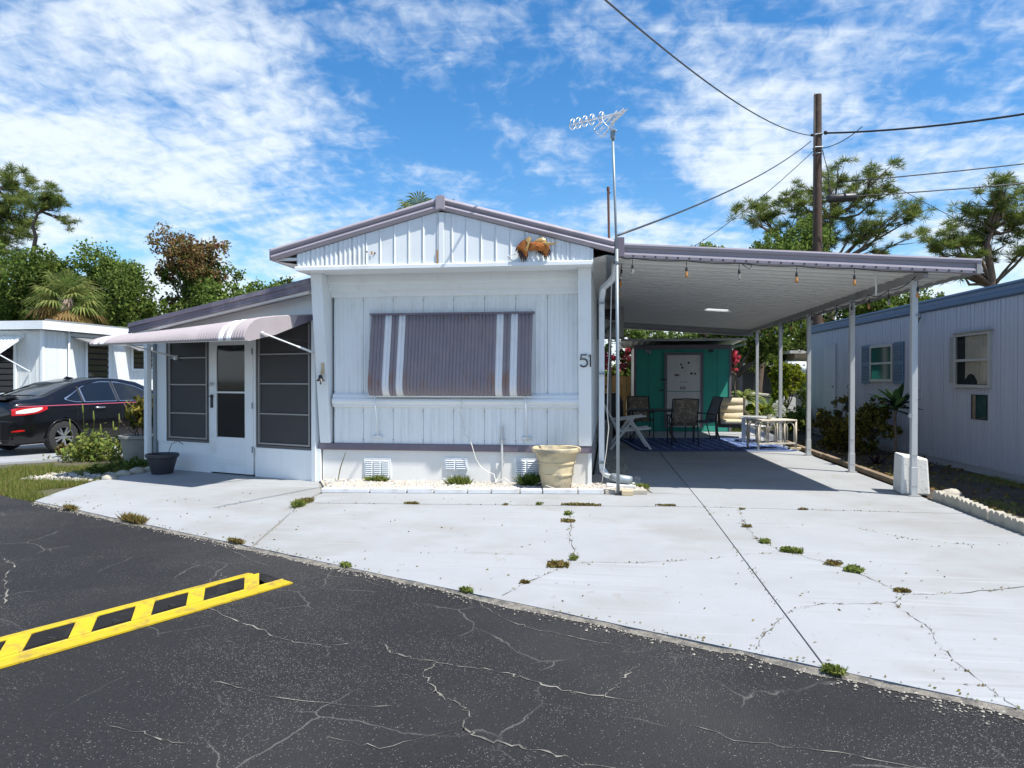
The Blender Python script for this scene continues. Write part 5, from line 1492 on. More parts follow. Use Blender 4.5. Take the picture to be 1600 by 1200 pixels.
for s in (-1, 1):
    patch('chrome_surround', [(1.0, 1.045, 1.075), (1.2, .99, 1.16), (1.45, .985, 1.30), (1.9, .985, 1.405), (2.3, .985, 1.40), (2.75, .985, 1.30), (3.15, .985, 1.10), (3.3, .985, 1.0)], 'chrome', .003, side=s, nx=24)
    patch('quarter_window', [(1.04, 1.05, 1.065), (1.2, 1.005, 1.15), (1.38, 1.0, 1.255)], 'tinted_glass', .007, side=s)
    patch('rear_door_window', [(1.42, 1.0, 1.27), (1.6, 1.0, 1.345), (1.9, 1.0, 1.39), (2.14, 1.0, 1.39)], 'tinted_glass', .007, side=s)
    patch('front_door_window', [(2.22, 1.0, 1.385), (2.45, 1.0, 1.36), (2.75, 1.0, 1.285), (3.1, 1.0, 1.11), (3.2, 1.0, 1.04)], 'tinted_glass', .007, side=s)
    patch('pinstripe', [(.1, .93, .942), (3.6, .945, .955)], 'pinstripe', .004, side=s, nx=40, nz=1)
    for x in (2.18, 1.36): patch('window_pillar', [(x - .025, .99, 1.30 if x < 2 else 1.40), (x + .025, .99, 1.30 if x < 2 else 1.40)], 'black_plastic', .009, side=s, nx=1)
    tl = patch('tail_light', [(.0, .765, .895), (.2, .77, .915), (.42, .80, .925), (.60, .875, .925)], 'tail_red', .010, side=s, nx=12)
    patch('lens', [(.06, .80, .85), (.2, .80, .885), (.38, .825, .905), (.5, .88, .91)], 'tail_white', .014, tl, s, 10, 3)
    patch('reflector', [(.0, .46, .475), (.12, .46, .5), (.2, .47, .49)], 'tail_red', .006, side=s, nx=4, nz=2)
    for x in (1.72, 2.78):
        hb = B(); yy = s * (hw(x, .86) + .03)
        hb.tube([(x - .11, s * (hw(x - .11, .86) + .002), .865), (x - .09, yy, .867), (x + .09, yy, .867), (x + .11, s * (hw(x + .11, .86) + .002), .865)], .016, 8); part('door_handle', hb, 'chrome', car, True)
    for x0 in (1.22, 2.24, 3.22):
        patch('door_gap', [(x0, .34, .97), (x0 + .008, .34, .97)], 'black_plastic', .002, side=s, nx=1, nz=8)
    mb = B(); mb.ball((3.05, s * 1.0, 1.04), .1, 12, 8, sc=(.75, 1.05, .72)); mb.bar((3.1, s * .86, .99), (3.05, s * .95, 1.02), .05, .05)
    mr_ = part('mirror', mb, 'car_paint', car, True)
    part('mirror_cap', B().ball((3.07, s * 1.015, 1.06), .095, 12, 8, sc=(.72, .95, .55)), 'chrome', mr_, True)
    for xw in WH:
        lip = B(); lip.tube([(xw + .35 * math.cos(t), s * (hw(xw, .6) - .004), .32 + .35 * math.sin(t)) for t in [math.pi * k / 18 for k in range(-1, 20)]], .016, 6); part('arch_lip', lip, 'car_paint', car, True)
def wheel(xw, s):
    ty = B(); prof = [(.19, -.10), (.24, -.105), (.305, -.09), (.318, -.06), (.318, .06), (.305, .09), (.24, .105), (.19, .10)]
    nseg = 28; vs = []
    for r, o in prof:
        for j in range(nseg):
            t = 2 * math.pi * j / nseg; vs.append((xw + r * math.cos(t), s * (.765 + o), .318 + r * math.sin(t)))
    fs = [(i * nseg + j, i * nseg + (j + 1) % nseg, (i + 1) * nseg + (j + 1) % nseg, (i + 1) * nseg + j) for i in range(len(prof) - 1) for j in range(nseg)]
    ty.add(vs, fs); w = part('wheel', ty, 'tyre', car, 40)
    hub = B(); hub.tube([(xw, s * .79, .318), (xw, s * .85, .318)], .05, 12)
    rim = [(xw + .2 * math.cos(2 * math.pi * k / 24), s * .85, .318 + .2 * math.sin(2 * math.pi * k / 24)) for k in range(25)]
    hub.tube(rim, .016, 6)
    for k in range(10):
        t = 2 * math.pi * k / 10 + (.12 if k % 2 else -.12)
        hub.bar((xw + .04 * math.cos(t), s * .85, .318 + .04 * math.sin(t)), (xw + .2 * math.cos(t), s * .845, .318 + .2 * math.sin(t)), .03, .02, up=(0, 1, 0))
    part('rim', hub, 'hub_silver', w, 40)
    part('well', B().tube([(xw, s * .70, .318), (xw, s * .72, .318)], .2, 20), 'black_plastic', w)
for xw in WH:
    for s in (-1, 1): wheel(xw, s)
def rearglass():
    b = B(); rows = []
    for i in range(13):
        x = .64 + (1.42 - .64) * i / 12; z = roofz(x)
        zb = min(.985, z - .07); wr = wid(x) * .93 - .50 * max(0, z - zb - .07) - .035
        wv_ = wr * (.84 if i not in (0, 12) else .8)
        rows.append([(x - .006, wv_ * t, z + .008 - .018 * abs(t) ** 3) for t in [-1 + .1 * k for k in range(21)]])
    return b.grid(rows)
part('rear_window', rearglass(), 'tinted_glass', car, True, recalc=False)
b = B(); rows = []
for i in range(13):
    x = 2.78 + (3.55 - 2.78) * i / 12; z = roofz(x); zb = min(.985, z - .07); wr = wid(x) * .93 - .5 * max(0, z - zb - .07) - .035
    rows.append([(x + .006, wr * .88 * t, z + .008 - .018 * abs(t) ** 3) for t in [-1 + .1 * k for k in range(21)]])
part('windscreen', b.grid(rows), 'tinted_glass', car, True, recalc=False)
part('rear_bumper', B().prism([(-.09, -.6), (-.10, 0), (-.09, .6), (.02, .72), (.05, .72), (.05, -.72), (.02, -.72)], .30, .66, 'z'), 'car_paint', car, bev=.05)
part('number_plate', B().box(-.045, -.03, -.26, .26, .72, .86), 'chrome', car, bev=.004)
part('boot_spoiler', B().prism([(.02, 1.055), (.0, 1.10), (.10, 1.118), (.3, 1.105)], -.55, .55, 'y'), 'car_paint', car, bev=.01)
part('roof_fin', B().prism([(1.55, 1.45), (1.62, 1.51), (1.75, 1.485), (1.80, 1.47)], -.02, .02, 'y'), 'car_paint', car, bev=.008)
part('boot_badge', B().box(-.026, -.018, -.05, .05, .945, 1.0), 'chrome', car, bev=.01)
b = B(); b.tube([(-.05, -.45, .27), (.3, -.45, .26)], .035, 10); part('exhaust', b, 'chrome', car)

# ------------------------------------------------------------------ teal shed and patio
shed = thing('teal_shed', 'teal green garden shed with white dutch door behind the carport', 'shed', (2.0, 19.82, 0))
part('wall', B().box(.75, 3.29, 19.86, 22.6, 0, 2.32), 'shed_teal', shed)
for i in range(7):
    x = .735 + i * (2.57 / 7)
    part('siding_board', B().box(x, x + 2.57 / 7 - .008, 19.82, 19.86, 0, 2.24), 'shed_teal', shed)
part('side_wall', B().box(.72, .75, 19.83, 22.6, 0, 2.32), 'shed_white', shed)
part('corner_trim', B().box(.705, .77, 19.80, 19.835, 0, 2.24), 'shed_trim', shed)
part('corner_trim', B().box(3.25, 3.305, 19.80, 19.835, 0, 2.24), 'shed_trim', shed)
part('head_trim', B().box(.70, 3.31, 19.79, 19.86, 2.24, 2.36), 'shed_trim', shed)
b = B(); rows = []
for i in range(41):
    x = .35 + i * .0825
    rows.append([(x, 19.52, 2.49 + .02 * (i % 2)), (x, 22.9, 2.40 + .02 * (i % 2))])
b.grid(rows); b.box(.35, 3.65, 19.5, 19.53, 2.455, 2.49)
ro = part('roof', b, 'roof_sheet', shed, recalc=False); ro.modifiers.new('sheet', 'SOLIDIFY').thickness = .02
for x in (.36, 3.6): part('rafter', B().box(x, x + .04, 19.54, 22.8, 2.33, 2.39), 'shed_white', shed)
dr = part('door', B().box(1.60, 2.49, 19.79, 19.819, 1.105, 2.08), 'door_white', shed)
part('lower_leaf', B().box(1.60, 2.49, 19.79, 19.819, .12, 1.085), 'door_white', dr)
f = B().box(1.53, 1.60, 19.775, 19.819, .1, 2.15).box(2.49, 2.56, 19.775, 19.819, .1, 2.15).box(1.60, 2.49, 19.775, 19.819, 2.08, 2.15); part('door_frame', f, 'shed_trim', dr)
for (x, z, w, h) in [(1.95, 1.80, .05, .05), (2.15, 1.84, .05, .06), (1.98, 1.71, .05, .06), (1.80, 1.51, .12, .05), (2.22, 1.55, .06, .06), (2.32, 1.55, .05, .05), (1.96, 1.34, .03, .02), (2.04, 1.34, .04, .02), (2.11, 1.335, .03, .02)]:
    part('magnet', B().box(x, x + w, 19.784, 19.789, z, z + h), 'dark_iron' if w < .1 else 'bark', dr)
part('letter_slot', B().box(1.95, 2.09, 19.783, 19.789, 1.15, 1.22), 'dark_iron', dr); part('slot_flap', B().box(1.97, 2.07, 19.779, 19.7825, 1.17, 1.20), 'door_white', dr)
part('hasp', B().box(1.42, 1.60, 19.76, 19.774, 1.40, 1.43).box(1.38, 1.50, 19.79, 19.818, 1.10, 1.14), 'dark_iron', dr)
part('lamp', B().box(1.02, 1.10, 19.72, 19.79, 2.16, 2.22).ball((1.12, 19.70, 2.17), .05, 8, 5), 'grey_bar', shed)
part('sensor', B().box(2.70, 2.82, 19.72, 19.79, 2.16, 2.22), 'black_plastic', shed)
bb_ = part('vent_block', B().box(2.68, 3.15, 19.785, 19.819, .30, .56), 'shed_white', shed)
for k in range(3): part('vent_hole', B().box(2.70 + k * .155, 2.83 + k * .155, 19.782, 19.786, .33, .53), 'alu_frame', bb_)

rug = thing('patio_rug', 'navy blue patterned rug under the patio furniture', 'rug', (2.0, 16.0, .0), R(8), world=False)
def rounded(w, h, r):
    out = []
    for cx_, cy_, a0 in ((w - r, h - r, 0), (-w + r, h - r, 90), (-w + r, -h + r, 180), (w - r, -h + r, 270)):
        for k in range(6): a = R(a0 + 18 * k); out.append((cx_ + r * math.cos(a), cy_ + r * math.sin(a)))
    return out
part('border', B().prism(rounded(1.62, 1.55, .3), .002, .010, 'z'), 'rug_navy', rug)
part('pale_band', B().prism(rounded(1.54, 1.47, .26), .0105, .013, 'z'), 'rug_pale', rug)
part('inner_band', B().prism(rounded(1.50, 1.43, .24), .0135, .015, 'z'), 'rug_navy', rug)
part('field', B().prism(rounded(1.36, 1.29, .18), .0155, .018, 'z'), 'rug_weave', rug)

tb_ = thing('patio_table', 'dark metal patio table on the rug before the shed', 'table', (1.02, 16.6, .018), 0, world=False)
part('top', B().prism(rounded(.55, .45, .06), .69, .715, 'z'), 'dark_iron', tb_)
part('rim', B().tube([(x, y, .70) for x, y in rounded(.56, .46, .06) + rounded(.56, .46, .06)[:1]], .016, 6), 'dark_iron', tb_, True)
for sx_ in (-1, 1):
    for sy_ in (-1, 1):
        part('leg', B().tube([(sx_ * .48, sy_ * .38, .69), (sx_ * .40, sy_ * .32, .45), (sx_ * .42, sy_ * .34, .15), (sx_ * .50, sy_ * .40, 0)], .014, 6), 'dark_iron', tb_, True)

def sling_chair(label, loc, rz, mat):
    """metal frame chair; faces local -y"""
    t = thing('sling_chair', label, 'chair', loc, rz, 'sling patio chairs', world=False)
    b = B(); rows = []
    for i in range(9):
        u = i / 8; rows.append([(-.25 + .5 * j / 6, .22 + .20 * u + .02 * math.sin(u * 3), .44 + .54 * u - .0 * j) for j in range(7)])
    b.grid(rows); o = part('backrest', b, mat, t, True); o.modifiers.new('sheet', 'SOLIDIFY').thickness = .015
    b = B(); rows = []
    for i in range(7):
        u = i / 6; rows.append([(-.25 + .5 * j / 6, -.26 + .48 * u, .44 - .03 * math.sin(u * 3.1)) for j in range(7)])
    b.grid(rows); o = part('seat', b, mat, t, True); o.modifiers.new('sheet', 'SOLIDIFY').thickness = .015
    for s in (-1, 1):
        part('frame', B().tube([(s * .27, .42, .99), (s * .27, .22, .44), (s * .27, -.27, .45)], .014, 6), 'dark_iron', t, True)
        part('leg', B().tube([(s * .28, -.24, .62), (s * .28, -.25, .3), (s * .28, -.27, 0)], .013, 6), 'dark_iron', t, True)
        part('leg', B().tube([(s * .28, .24, .46), (s * .28, .30, .2), (s * .28, .36, 0)], .013, 6), 'dark_iron', t, True)
        part('armrest', B().tube([(s * .28, -.28, .62), (s * .29, -.1, .64), (s * .28, .26, .60)], .016, 6), 'dark_iron', t, True)
    part('top_rail', B().tube([(-.27, .42, .99), (0, .425, 1.0), (.27, .42, .99)], .013, 6), 'dark_iron', t, True)
    return t
sling_chair('tan sling patio chair with its back to the camera, in the middle of the rug', (1.60, 15.75, .018), R(184), 'sling_tan')
sling_chair('brown sling patio chair behind the dark table, nearest the wooden fence', (.78, 17.55, .0), R(6), 'sling_tan')
sling_chair('patio chair turned sideways at the right end of the dark table', (2.12, 16.85, .018), R(-76), 'sling_blue')

wc = thing('folding_chair', 'white plastic folding chair beside the antenna mast under the carport', 'chair', (.42, 14.75, 0), R(96), world=False)    # faces local -y
for s in (-1, 1):
    x = s * .25
    part('leg', B().bar((x, -.42, 0), (x, .02, .66), .035, .045), 'chair_white', wc)
    part('leg', B().bar((x * .92, .40, 0), (x * .92, -.08, .66), .035, .045), 'chair_white', wc)
    part('armrest', B().bar((x, -.32, .69), (x, .30, .60), .055, .035), 'chair_white', wc, bev=.01)
    part('back_frame', B().bar((x * .86, .22, .38), (x * .86, .62, 1.08), .035, .045), 'chair_white', wc)
    part('seat_rail', B().bar((x * .86, -.42, .44), (x * .86, .24, .38), .035, .045), 'chair_white', wc)
for k in range(6):
    part('seat_slat', B().bar((-.2, -.38 + k * .11, .437 - k * .01), (.2, -.38 + k * .11, .437 - k * .01), .08, .016), 'chair_white', wc)
for k in range(6):
    z = .5 + k * .1; part('back_slat', B().bar((-.2, .22 + (z - .38) * .571, z), (.2, .22 + (z - .38) * .571, z), .02, .075), 'chair_white', wc)

ck = thing('cushioned_chair', 'dark wicker armchair with tufted cream cushion half in sun before the shed', 'chair', (3.0, 17.9, 0), R(-8), world=False)
b = B(); b.box(-.32, .32, -.28, .30, .26, .34); part('seat_frame', b, 'wicker_dark', ck, bev=.015)
b = B(); b.prism([(.26, .3), (.42, .98), (.47, .97), (.32, .3)], -.33, .33, 'x'); part('back_frame', b, 'wicker_dark', ck, bev=.015)
for z0 in (.42, .60, .78):
    b = B(); rows = []
    for i in range(7):
        u = i / 6; zz = z0 + .18 * u; bul = .05 + .05 * math.sin(u * math.pi)
        rows.append([(-.27 + .54 * j / 8, .27 + (zz - .3) * .235 - bul * (.6 + .4 * math.sin(math.pi * j / 8)), zz) for j in range(9)])
    b.grid(rows); part('back_cushion', b, 'cushion', ck, True)
b = B(); b.box(-.27, .27, -.30, .24, .34, .44); part('seat_cushion', b, 'cushion', ck, bev=.04)
for s in (-1, 1):
    part('armrest', B().tube([(s * .36, -.34, 0), (s * .37, -.36, .45), (s * .37, -.28, .56), (s * .36, .1, .58), (s * .34, .38, .60)], .028, 8), 'wicker_dark', ck, True)
    part('leg', B().tube([(s * .34, .34, .3), (s * .34, .42, 0)], .022, 6), 'wicker_dark', ck, True)

ad = thing('slatted_armchair', 'white plastic slat back armchair behind the rattan side table', 'chair', (3.42, 16.75, 0), R(78), world=False)   # faces local +x ... back at -y side
for k in range(5):
    x = -.22 + k * .11; part('back_slat', B().bar((x, -.22, .32), (x * 1.25, -.52, 1.05 - .03 * abs(k - 2)), .09, .018, up=(0, 1, 0)), 'chair_white', ad, bev=.006)
for k in range(5):
    part('seat_slat', B().bar((-.26, -.2 + k * .12, .34 + k * .015), (.26, -.2 + k * .12, .34 + k * .015), .10, .018), 'chair_white', ad)
for s in (-1, 1):
    part('armrest', B().box(s * .33 - .06, s * .33 + .06, -.32, .42, .55, .575), 'chair_white', ad, bev=.01)
    part('leg', B().box(s * .33 - .02, s * .33 + .02, .30, .38, 0, .55), 'chair_white', ad)
    part('leg', B().bar((s * .31, .34, .36), (s * .31, -.45, .03), .035, .10), 'chair_white', ad)

rt = thing('rattan_table', 'pale rattan side table with arched sides at the edge of the rug', 'side table', (3.30, 15.02, 0), R(18), world=False)
part('top', B().prism(rounded(.44, .24, .04), .585, .615, 'z'), 'wicker', rt, bev=.008)
part('shelf_rail', B().bar((-.41, -.21, .14), (.41, -.21, .14), .03, .03), 'wicker', rt)
part('shelf_rail', B().bar((-.41, .21, .14), (.41, .21, .14), .03, .03), 'wicker', rt)
for sx_ in (-1, 0, 1):
    for sy_ in (-1, 1):
        if sx_ == 0: part('upright', B().tube([(0, sy_ * .21, .14), (0, sy_ * .21, .585)], .014, 6), 'wicker', rt, True)
        else: part('leg', B().tube([(sx_ * .41, sy_ * .21, 0.0), (sx_ * .41, sy_ * .21, .585)], .022, 8), 'wicker', rt, True)
for sy_ in (-1, 1):
    for cx_ in (-.205, .205):
        for dx in (-.07, .07):
            part('arch', B().tube([(cx_ + dx + .095 * math.cos(R(a)), sy_ * .21, .14 + (.30 if 0 < a < 180 else 0) + .12 * math.sin(R(a)) if 0 < a < 180 else .14) for a in (180, 165, 135, 110, 90, 70, 45, 15, 0)], .009, 5), 'wicker', rt, True)
for sx_ in (-1, 1):
    part('arch', B().tube([(sx_ * .41, .15 * math.cos(R(a)), .14 + (.30 + .12 * math.sin(R(a)) if 0 < a < 180 else 0)) for a in (180, 160, 130, 90, 50, 20, 0)], .009, 5), 'wicker', rt, True)
fl = thing('table_plant', 'small leafy plant in a white pot on the rattan side table', 'plant', (3.27, 15.05, .617))
part('pot', B().lathe([(.001, 0), (.05, 0), (.055, .01), (.065, .09), (.068, .1), (.058, .1), (.05, .08), (.001, .08)], 16, (3.27, 15.05, .617)), 'chair_white', fl, True)
C = RNG.normal(size=(260, 3)) * np.array([.055, .055, .035]) + np.array([0, 0, .14])
link('foliage', npmesh('foliage', leafquads(C, .05, .4), 4, 'leaf_oak'), fl)
single('wood_block', B().box(-.17, .17, -.07, .07, 0, .05), 'brick_tan', 'small timber offcut on the concrete by the rattan table leg', 'wood block', (3.80, 15.0, 0), local=True, bev=.006, rz=.1)
gr = thing('covered_grill', 'black covered grill standing in the shade against the home', 'grill', (.02, 17.4, 0))
part('cover', B().prism([(-.15, .1), (-.17, .85), (-.1, 1.08), (.25, 1.1), (.36, .9), (.38, .1)], 17.1, 17.75, 'y'), 'black_plastic', gr, bev=.05)
part('base', B().box(-.1, .33, 17.15, 17.7, 0, .1), 'dark_iron', gr)
hr = thing('step_rail', 'dark metal handrail and steps at the side door of the home', 'steps', (-.0, 15.6, 0))
part('rail', B().tube([(-.18, 15.2, 1.45), (.12, 16.2, 1.05), (.12, 16.2, 0)], .014, 6), 'dark_iron', hr)
for k in range(3): part('tread', B().box(-.2, .1, 15.4 + k * .28, 15.66 + k * .28, 0, .54 - k * .18), 'grey_bar', hr)

# wooden fence behind
fe = thing('wood_fence', 'orange brown wooden board fence behind the home and shed', 'fence', (.0, 23.0, 0))
for i in range(24):
    x = -2.2 + i * .155
    hh = 1.52 + random.uniform(-.02, .02)
    part('board', B().prism([(x, -.03), (x, hh - .05), (x + .03, hh), (x + .115, hh), (x + .145, hh - .05), (x + .145, -.03)], 23.0, 23.02, 'y'), 'fence_wood', fe)
for z in (.35, 1.25): part('rail', B().box(-2.2, 1.55, 23.021, 23.06, z, z + .08), 'fence_wood', fe)
# far house to the right of the shed
fh = thing('far_house', 'small tan house with rounded white awning far behind the carport', 'house', (9, 31.5, 0))
part('wall', B().box(7.9, 13, 31.6, 36, 0, 2.5), 'far_stucco', fh)
for k in range(9): part('siding_board', B().box(7.88, 13, 31.56, 31.595, .2 + k * .26, .44 + k * .26), 'far_stucco', fh)
part('roof', B().box(7.6, 13.3, 31.2, 36, 2.5, 2.62), 'roof_sheet', fh)
part('window', B().box(8.0, 8.7, 31.5, 31.555, 1.0, 1.6), 'pane_dark', fh)
b = B(); b.grid([[(x, 31.55 - o, z) for x in (7.5, 8.2, 9.2)] for o, z in ((0, 2.2), (.5, 2.12), (.8, 1.95), (.9, 1.65))]); o = part('awning', b, 'white_metal', fh, True); o.modifiers.new('sheet', 'SOLIDIFY').thickness = .02
b = B(); b.prism([(31.55, 2.2), (31.05, 2.12), (30.75, 1.95), (30.65, 1.65), (31.2, 1.75), (31.55, 1.9)], 7.48, 7.5, 'x'); part('awning_cheek', b, 'white_metal', fh)
fh2 = thing('far_shed', 'grey lean-to roof behind the yellow shrub in the distance', 'shed', (7.0, 32.5, 0))
part('wall', B().box(6.0, 8.2, 33, 36, 0, 1.9), 'far_dark', fh2); part('roof', B().prism([(32.6, 2.0), (36, 2.6), (36, 2.66), (32.6, 2.06)], 5.7, 8.6, 'x'), 'white_metal', fh2)
lw = thing('garden_wall', 'low white garden wall with a capstone beyond the carport posts', 'wall', (5.0, 23.6, 0))
part('wall', B().box(4.2, 5.9, 23.5, 23.7, 0, .85), 'shed_white', lw); part('coping', B().bar((4.5, 23.55, .95), (5.2, 23.5, .88), .2, .12), 'edging_stone', lw, bev=.04)

# ------------------------------------------------------------------ utility pole and lines
up = thing('utility_pole', 'tall dark wooden utility pole behind the carport roof', 'utility pole', (7.0, 25.16, 0))
part('pole', B().tube([(7.0, 25.16, 0), (7.0, 25.16, 5), (6.99, 25.16, 11.0)], [.19, .16, .125], 14), 'pole_wood', up, 40)
b = B(); b.tube([(6.86, 25.02, 9.62), (7.13, 25.02, 9.66)], .02, 6); b.tube([(6.86, 25.0, 9.2), (7.14, 25.0, 9.2)], .02, 6)
for z in (9.65, 9.2, 9.0): b.tube([(6.99 + .15 * math.cos(a), 25.16 + .15 * math.sin(a), z) for a in [k * .5236 for k in range(13)]], .014, 5)
part('hardware', b, 'galv', up)
b = B(); b.tube([(6.85, 25.0, 11), (6.86, 24.98, 8.0), (6.83, 24.98, 5)], .014, 5); b.tube([(7.1, 25.0, 9.1), (7.3, 25, 8.3), (7.35, 25.0, 7.4), (7.36, 25.0, 6.0)], .016, 5); b.tube([(7.12, 25.0, 8.2), (7.3, 25, 8.1), (7.34, 25, 7.6)], .012, 5); part('riser_cable', b, 'black_plastic', up, True)
b = B(); b.ball((7.22, 25.05, 9.68), .07, 8, 5); b.ball((6.78, 25.05, 9.62), .05, 8, 5); part('insulator', b, 'black_plastic', up)
def wire(name, label, a, c, sag, r, n=14, extra=None):
    pts = []
    for i in range(n + 1):
        t = i / n
        pts.append((a[0] + (c[0] - a[0]) * t, a[1] + (c[1] - a[1]) * t, a[2] + (c[2] - a[2]) * t - 4 * sag * t * (1 - t)))
    b = B().tube(pts, r, 5)
    if extra: extra(b)
    return single(name, b, 'black_plastic', label, 'wire', a, 'overhead lines at the pole', smooth=True)
wire('overhead_wire', 'twisted wire running from the pole over the roof to the top of the picture', (6.75, 25.1, 9.63), (-1.35, 6.0, 5.9), .5, .014, 24)
wire('overhead_wire', 'service drop wire from the pole down to the roof corner by the mast', (6.75, 25.05, 9.42), (.10, 9.25, 3.28), .22, .015, 20)
wire('overhead_wire', 'thick top cable leaving the pole to the right edge', (7.2, 25.1, 9.68), (14.5, 17.0, 8.2), .35, .032, 14)
wire('overhead_wire', 'middle cable of the three running right behind the pole', (7.7, 24.6, 7.9), (20, 23.5, 8.75), .12, .020, 14)
wire('overhead_wire', 'lowest cable of the three running right from the splice box', (7.0, 24.3, 7.32), (20, 23.5, 8.05), .16, .020, 14)
wire('overhead_wire', 'thin guy wire slanting down to the right behind the cables', (10.2, 27.6, 8.55), (14.0, 28.3, 6.6), .0, .012, 4)
wire('overhead_wire', 'thin wire slanting down left from the pole to the trees', (6.9, 25.0, 9.15), (3.0, 27.5, 6.3), .2, .012, 8)
wire('overhead_wire', 'loose tail wires sagging from the top cable back to the pole', (7.12, 25.0, 9.15), (8.1, 24.2, 9.55), .12, .014, 8)
sb = thing('splice_box', 'black cylindrical cable splice box hanging on the lowest cable beside the pole', 'splice box', (7.5, 24.25, 7.2))
part('case', B().tube([(7.02, 24.2, 7.27), (7.06, 24.2, 7.27), (7.1, 24.2, 7.27), (7.88, 24.24, 7.30), (7.92, 24.24, 7.30), (7.96, 24.24, 7.30)], [.09, .12, .14, .14, .12, .09], 10), 'black_plastic', sb, True)
part('hanger', B().bar((7.2, 24.2, 7.35), (7.2, 24.25, 7.48), .03, .03).bar((7.8, 24.2, 7.38), (7.8, 24.25, 7.48), .03, .03), 'dark_iron', sb)

# ------------------------------------------------------------------ trees
TG = 'trees beyond the homes'
def LT(*a, **k): return broadleaf(*a, group=TG, **k)
LT('broadleaf_tree', 'big dark leafy tree at the left edge behind the white home', (-34.0, 35, 0), 3, (1.0, -.3, 5.5), (3.0, 1.6, 2.5), 18, 1.3, 8500, .32, 'leaf_oak')
LT('broadleaf_tree', 'leafy green tree directly behind the cabbage palm', (-29.4, 34.5, 0), 2.5, (0, 0, 5.5), (2.4, 1.4, 2.4), 15, 1.15, 6800, .28, 'leaf_dark')
LT('broadleaf_tree', 'rounded tree with airy top between the palm and the brown topped tree', (-26.2, 35.2, 0), 3, (0, 0, 6.3), (1.7, 1.2, 2.2), 13, .95, 5400, .27, 'leaf_oak')
LT('broadleaf_tree', 'tall tree with reddish brown dead leaves at its top', (-21.4, 34, 0), 4, (.2, 0, 6.4), (2.2, 1.5, 2.6), 26, .85, 8200, .24, ['leaf_dark', 'leaf_brown'], mix=lambda x, y, z: .85 if z > 7.0 else (.35 if z > 5.8 else .05), bark='bark_pale')
LT('broadleaf_tree', 'dense dark shrubby tree left of the brown topped tree', (-24.0, 32.5, 0), 2, (.2, 0, 4.2), (2.0, 1.3, 2.2), 14, 1.05, 6000, .27, 'leaf_dark')
LT('broadleaf_tree', 'low bright green tree just above the porch roof edge', (-18.4, 33.0, 0), 2, (.3, 0, 4.7), (1.9, 1.2, 1.7), 14, .9, 5600, .26, 'leaf_oak')
LT('broadleaf_tree', 'lime green bush low under the brown topped tree', (-20.5, 31.0, 0), 1, (0, 0, 2.6), (1.5, .9, 1.0), 8, .75, 3200, .24, 'leaf_lime')
LT('broadleaf_tree', 'small far tree at the right end of the left tree line', (-17.0, 36.0, 0), 2, (0, 0, 5.3), (1.3, 1.0, 1.0), 9, .7, 2800, .26, 'leaf_dark')
LT('broadleaf_tree', 'dark bush behind the left corner of the white home', (-32.5, 31.0, 0), 1.5, (0, 0, 3.0), (2.2, 1.2, 1.5), 10, 1.0, 4200, .28, 'leaf_dark')
LT('broadleaf_tree', 'dark bush right of the cabbage palm trunk', (-20.6, 29.0, 0), 1.2, (0, 0, 2.3), (1.4, .9, 1.1), 8, .8, 3000, .25, 'leaf_dark')
s_ = 45 / 1109
pine('pine_tree', 'tall pine cut by the left edge of the picture', (-38.6, 40.2, 0), [(0, 0, 0), (.2, 0, 5), (0, 0, 9), (.3, 0, 12), (.2, 0, 14)], .26,
     [(.75 if v > 330 else .95, ((u + 14) * s_, random.uniform(-1, 1), 1.45 + (591 - v) * s_), r) for u, v, r in [(0, 278, .9), (18, 285, .9), (28, 300, .8), (5, 308, .9), (20, 332, 1.0), (0, 345, .9), (32, 350, .8), (8, 365, 1.0), (36, 368, .8), (18, 380, 1.0), (2, 395, 1.0), (-20, 330, 1.2), (-25, 300, 1.1)]], 24, .55, TG)
s_ = 42 / 1109
pine('pine_tree', 'slender crooked pine with a bare stem left of the tree line', (-33.8, 37.9, 0), [(0, 0, 0), (-.1, 0, 5), (0, 0, 8.6), (.25, 0, 9.8), (.05, 0, 10.5), (.35, 0, 11.1), (.9, 0, 11.6)], .17,
     [(.9 if u > 60 else .8, ((u - 50) * s_, random.uniform(-.6, .6), 1.45 + (591 - v) * s_), r) for u, v, r in [(52, 318, .5), (62, 308, .62), (74, 304, .7), (86, 306, .62), (96, 314, .55), (106, 312, .55), (112, 322, .4), (100, 345, .42), (112, 351, .42), (122, 350, .38), (70, 320, .6), (86, 322, .55)]], 34, .42, TG)
pine('pine_tree', 'wide spreading pine behind the utility pole', (12.9, 44.1, 0), [(0, 0, 0), (.1, 0, 4), (.1, 0, 7), (-.2, 0, 9), (.3, 0, 11.5), (0, 0, 13)], .34,
     [(.5 if v > 320 else .75, ((u - 1293) * s_, random.uniform(-1.5, 1.5), 1.45 + (591 - v) * s_), r) for u, v, r in [(1162, 338, .7), (1180, 330, .85), (1200, 322, .8), (1190, 345, .7), (1222, 316, .8), (1240, 302, .75), (1256, 294, .75), (1296, 278, .85), (1312, 276, .75), (1334, 288, .8), (1352, 292, .8), (1376, 292, .8), (1386, 304, .7), (1340, 310, .7), (1250, 330, .9), (1300, 315, .9), (1402, 336, .7), (1424, 340, .75), (1382, 345, .8), (1362, 360, .9), (1344, 372, .8), (1425, 368, .5), (1328, 352, .8), (1384, 388, .6), (1215, 345, .8), (1275, 345, .9), (1300, 365, 1.0)]], 30, .50, TG)
s_ = 32 / 1109
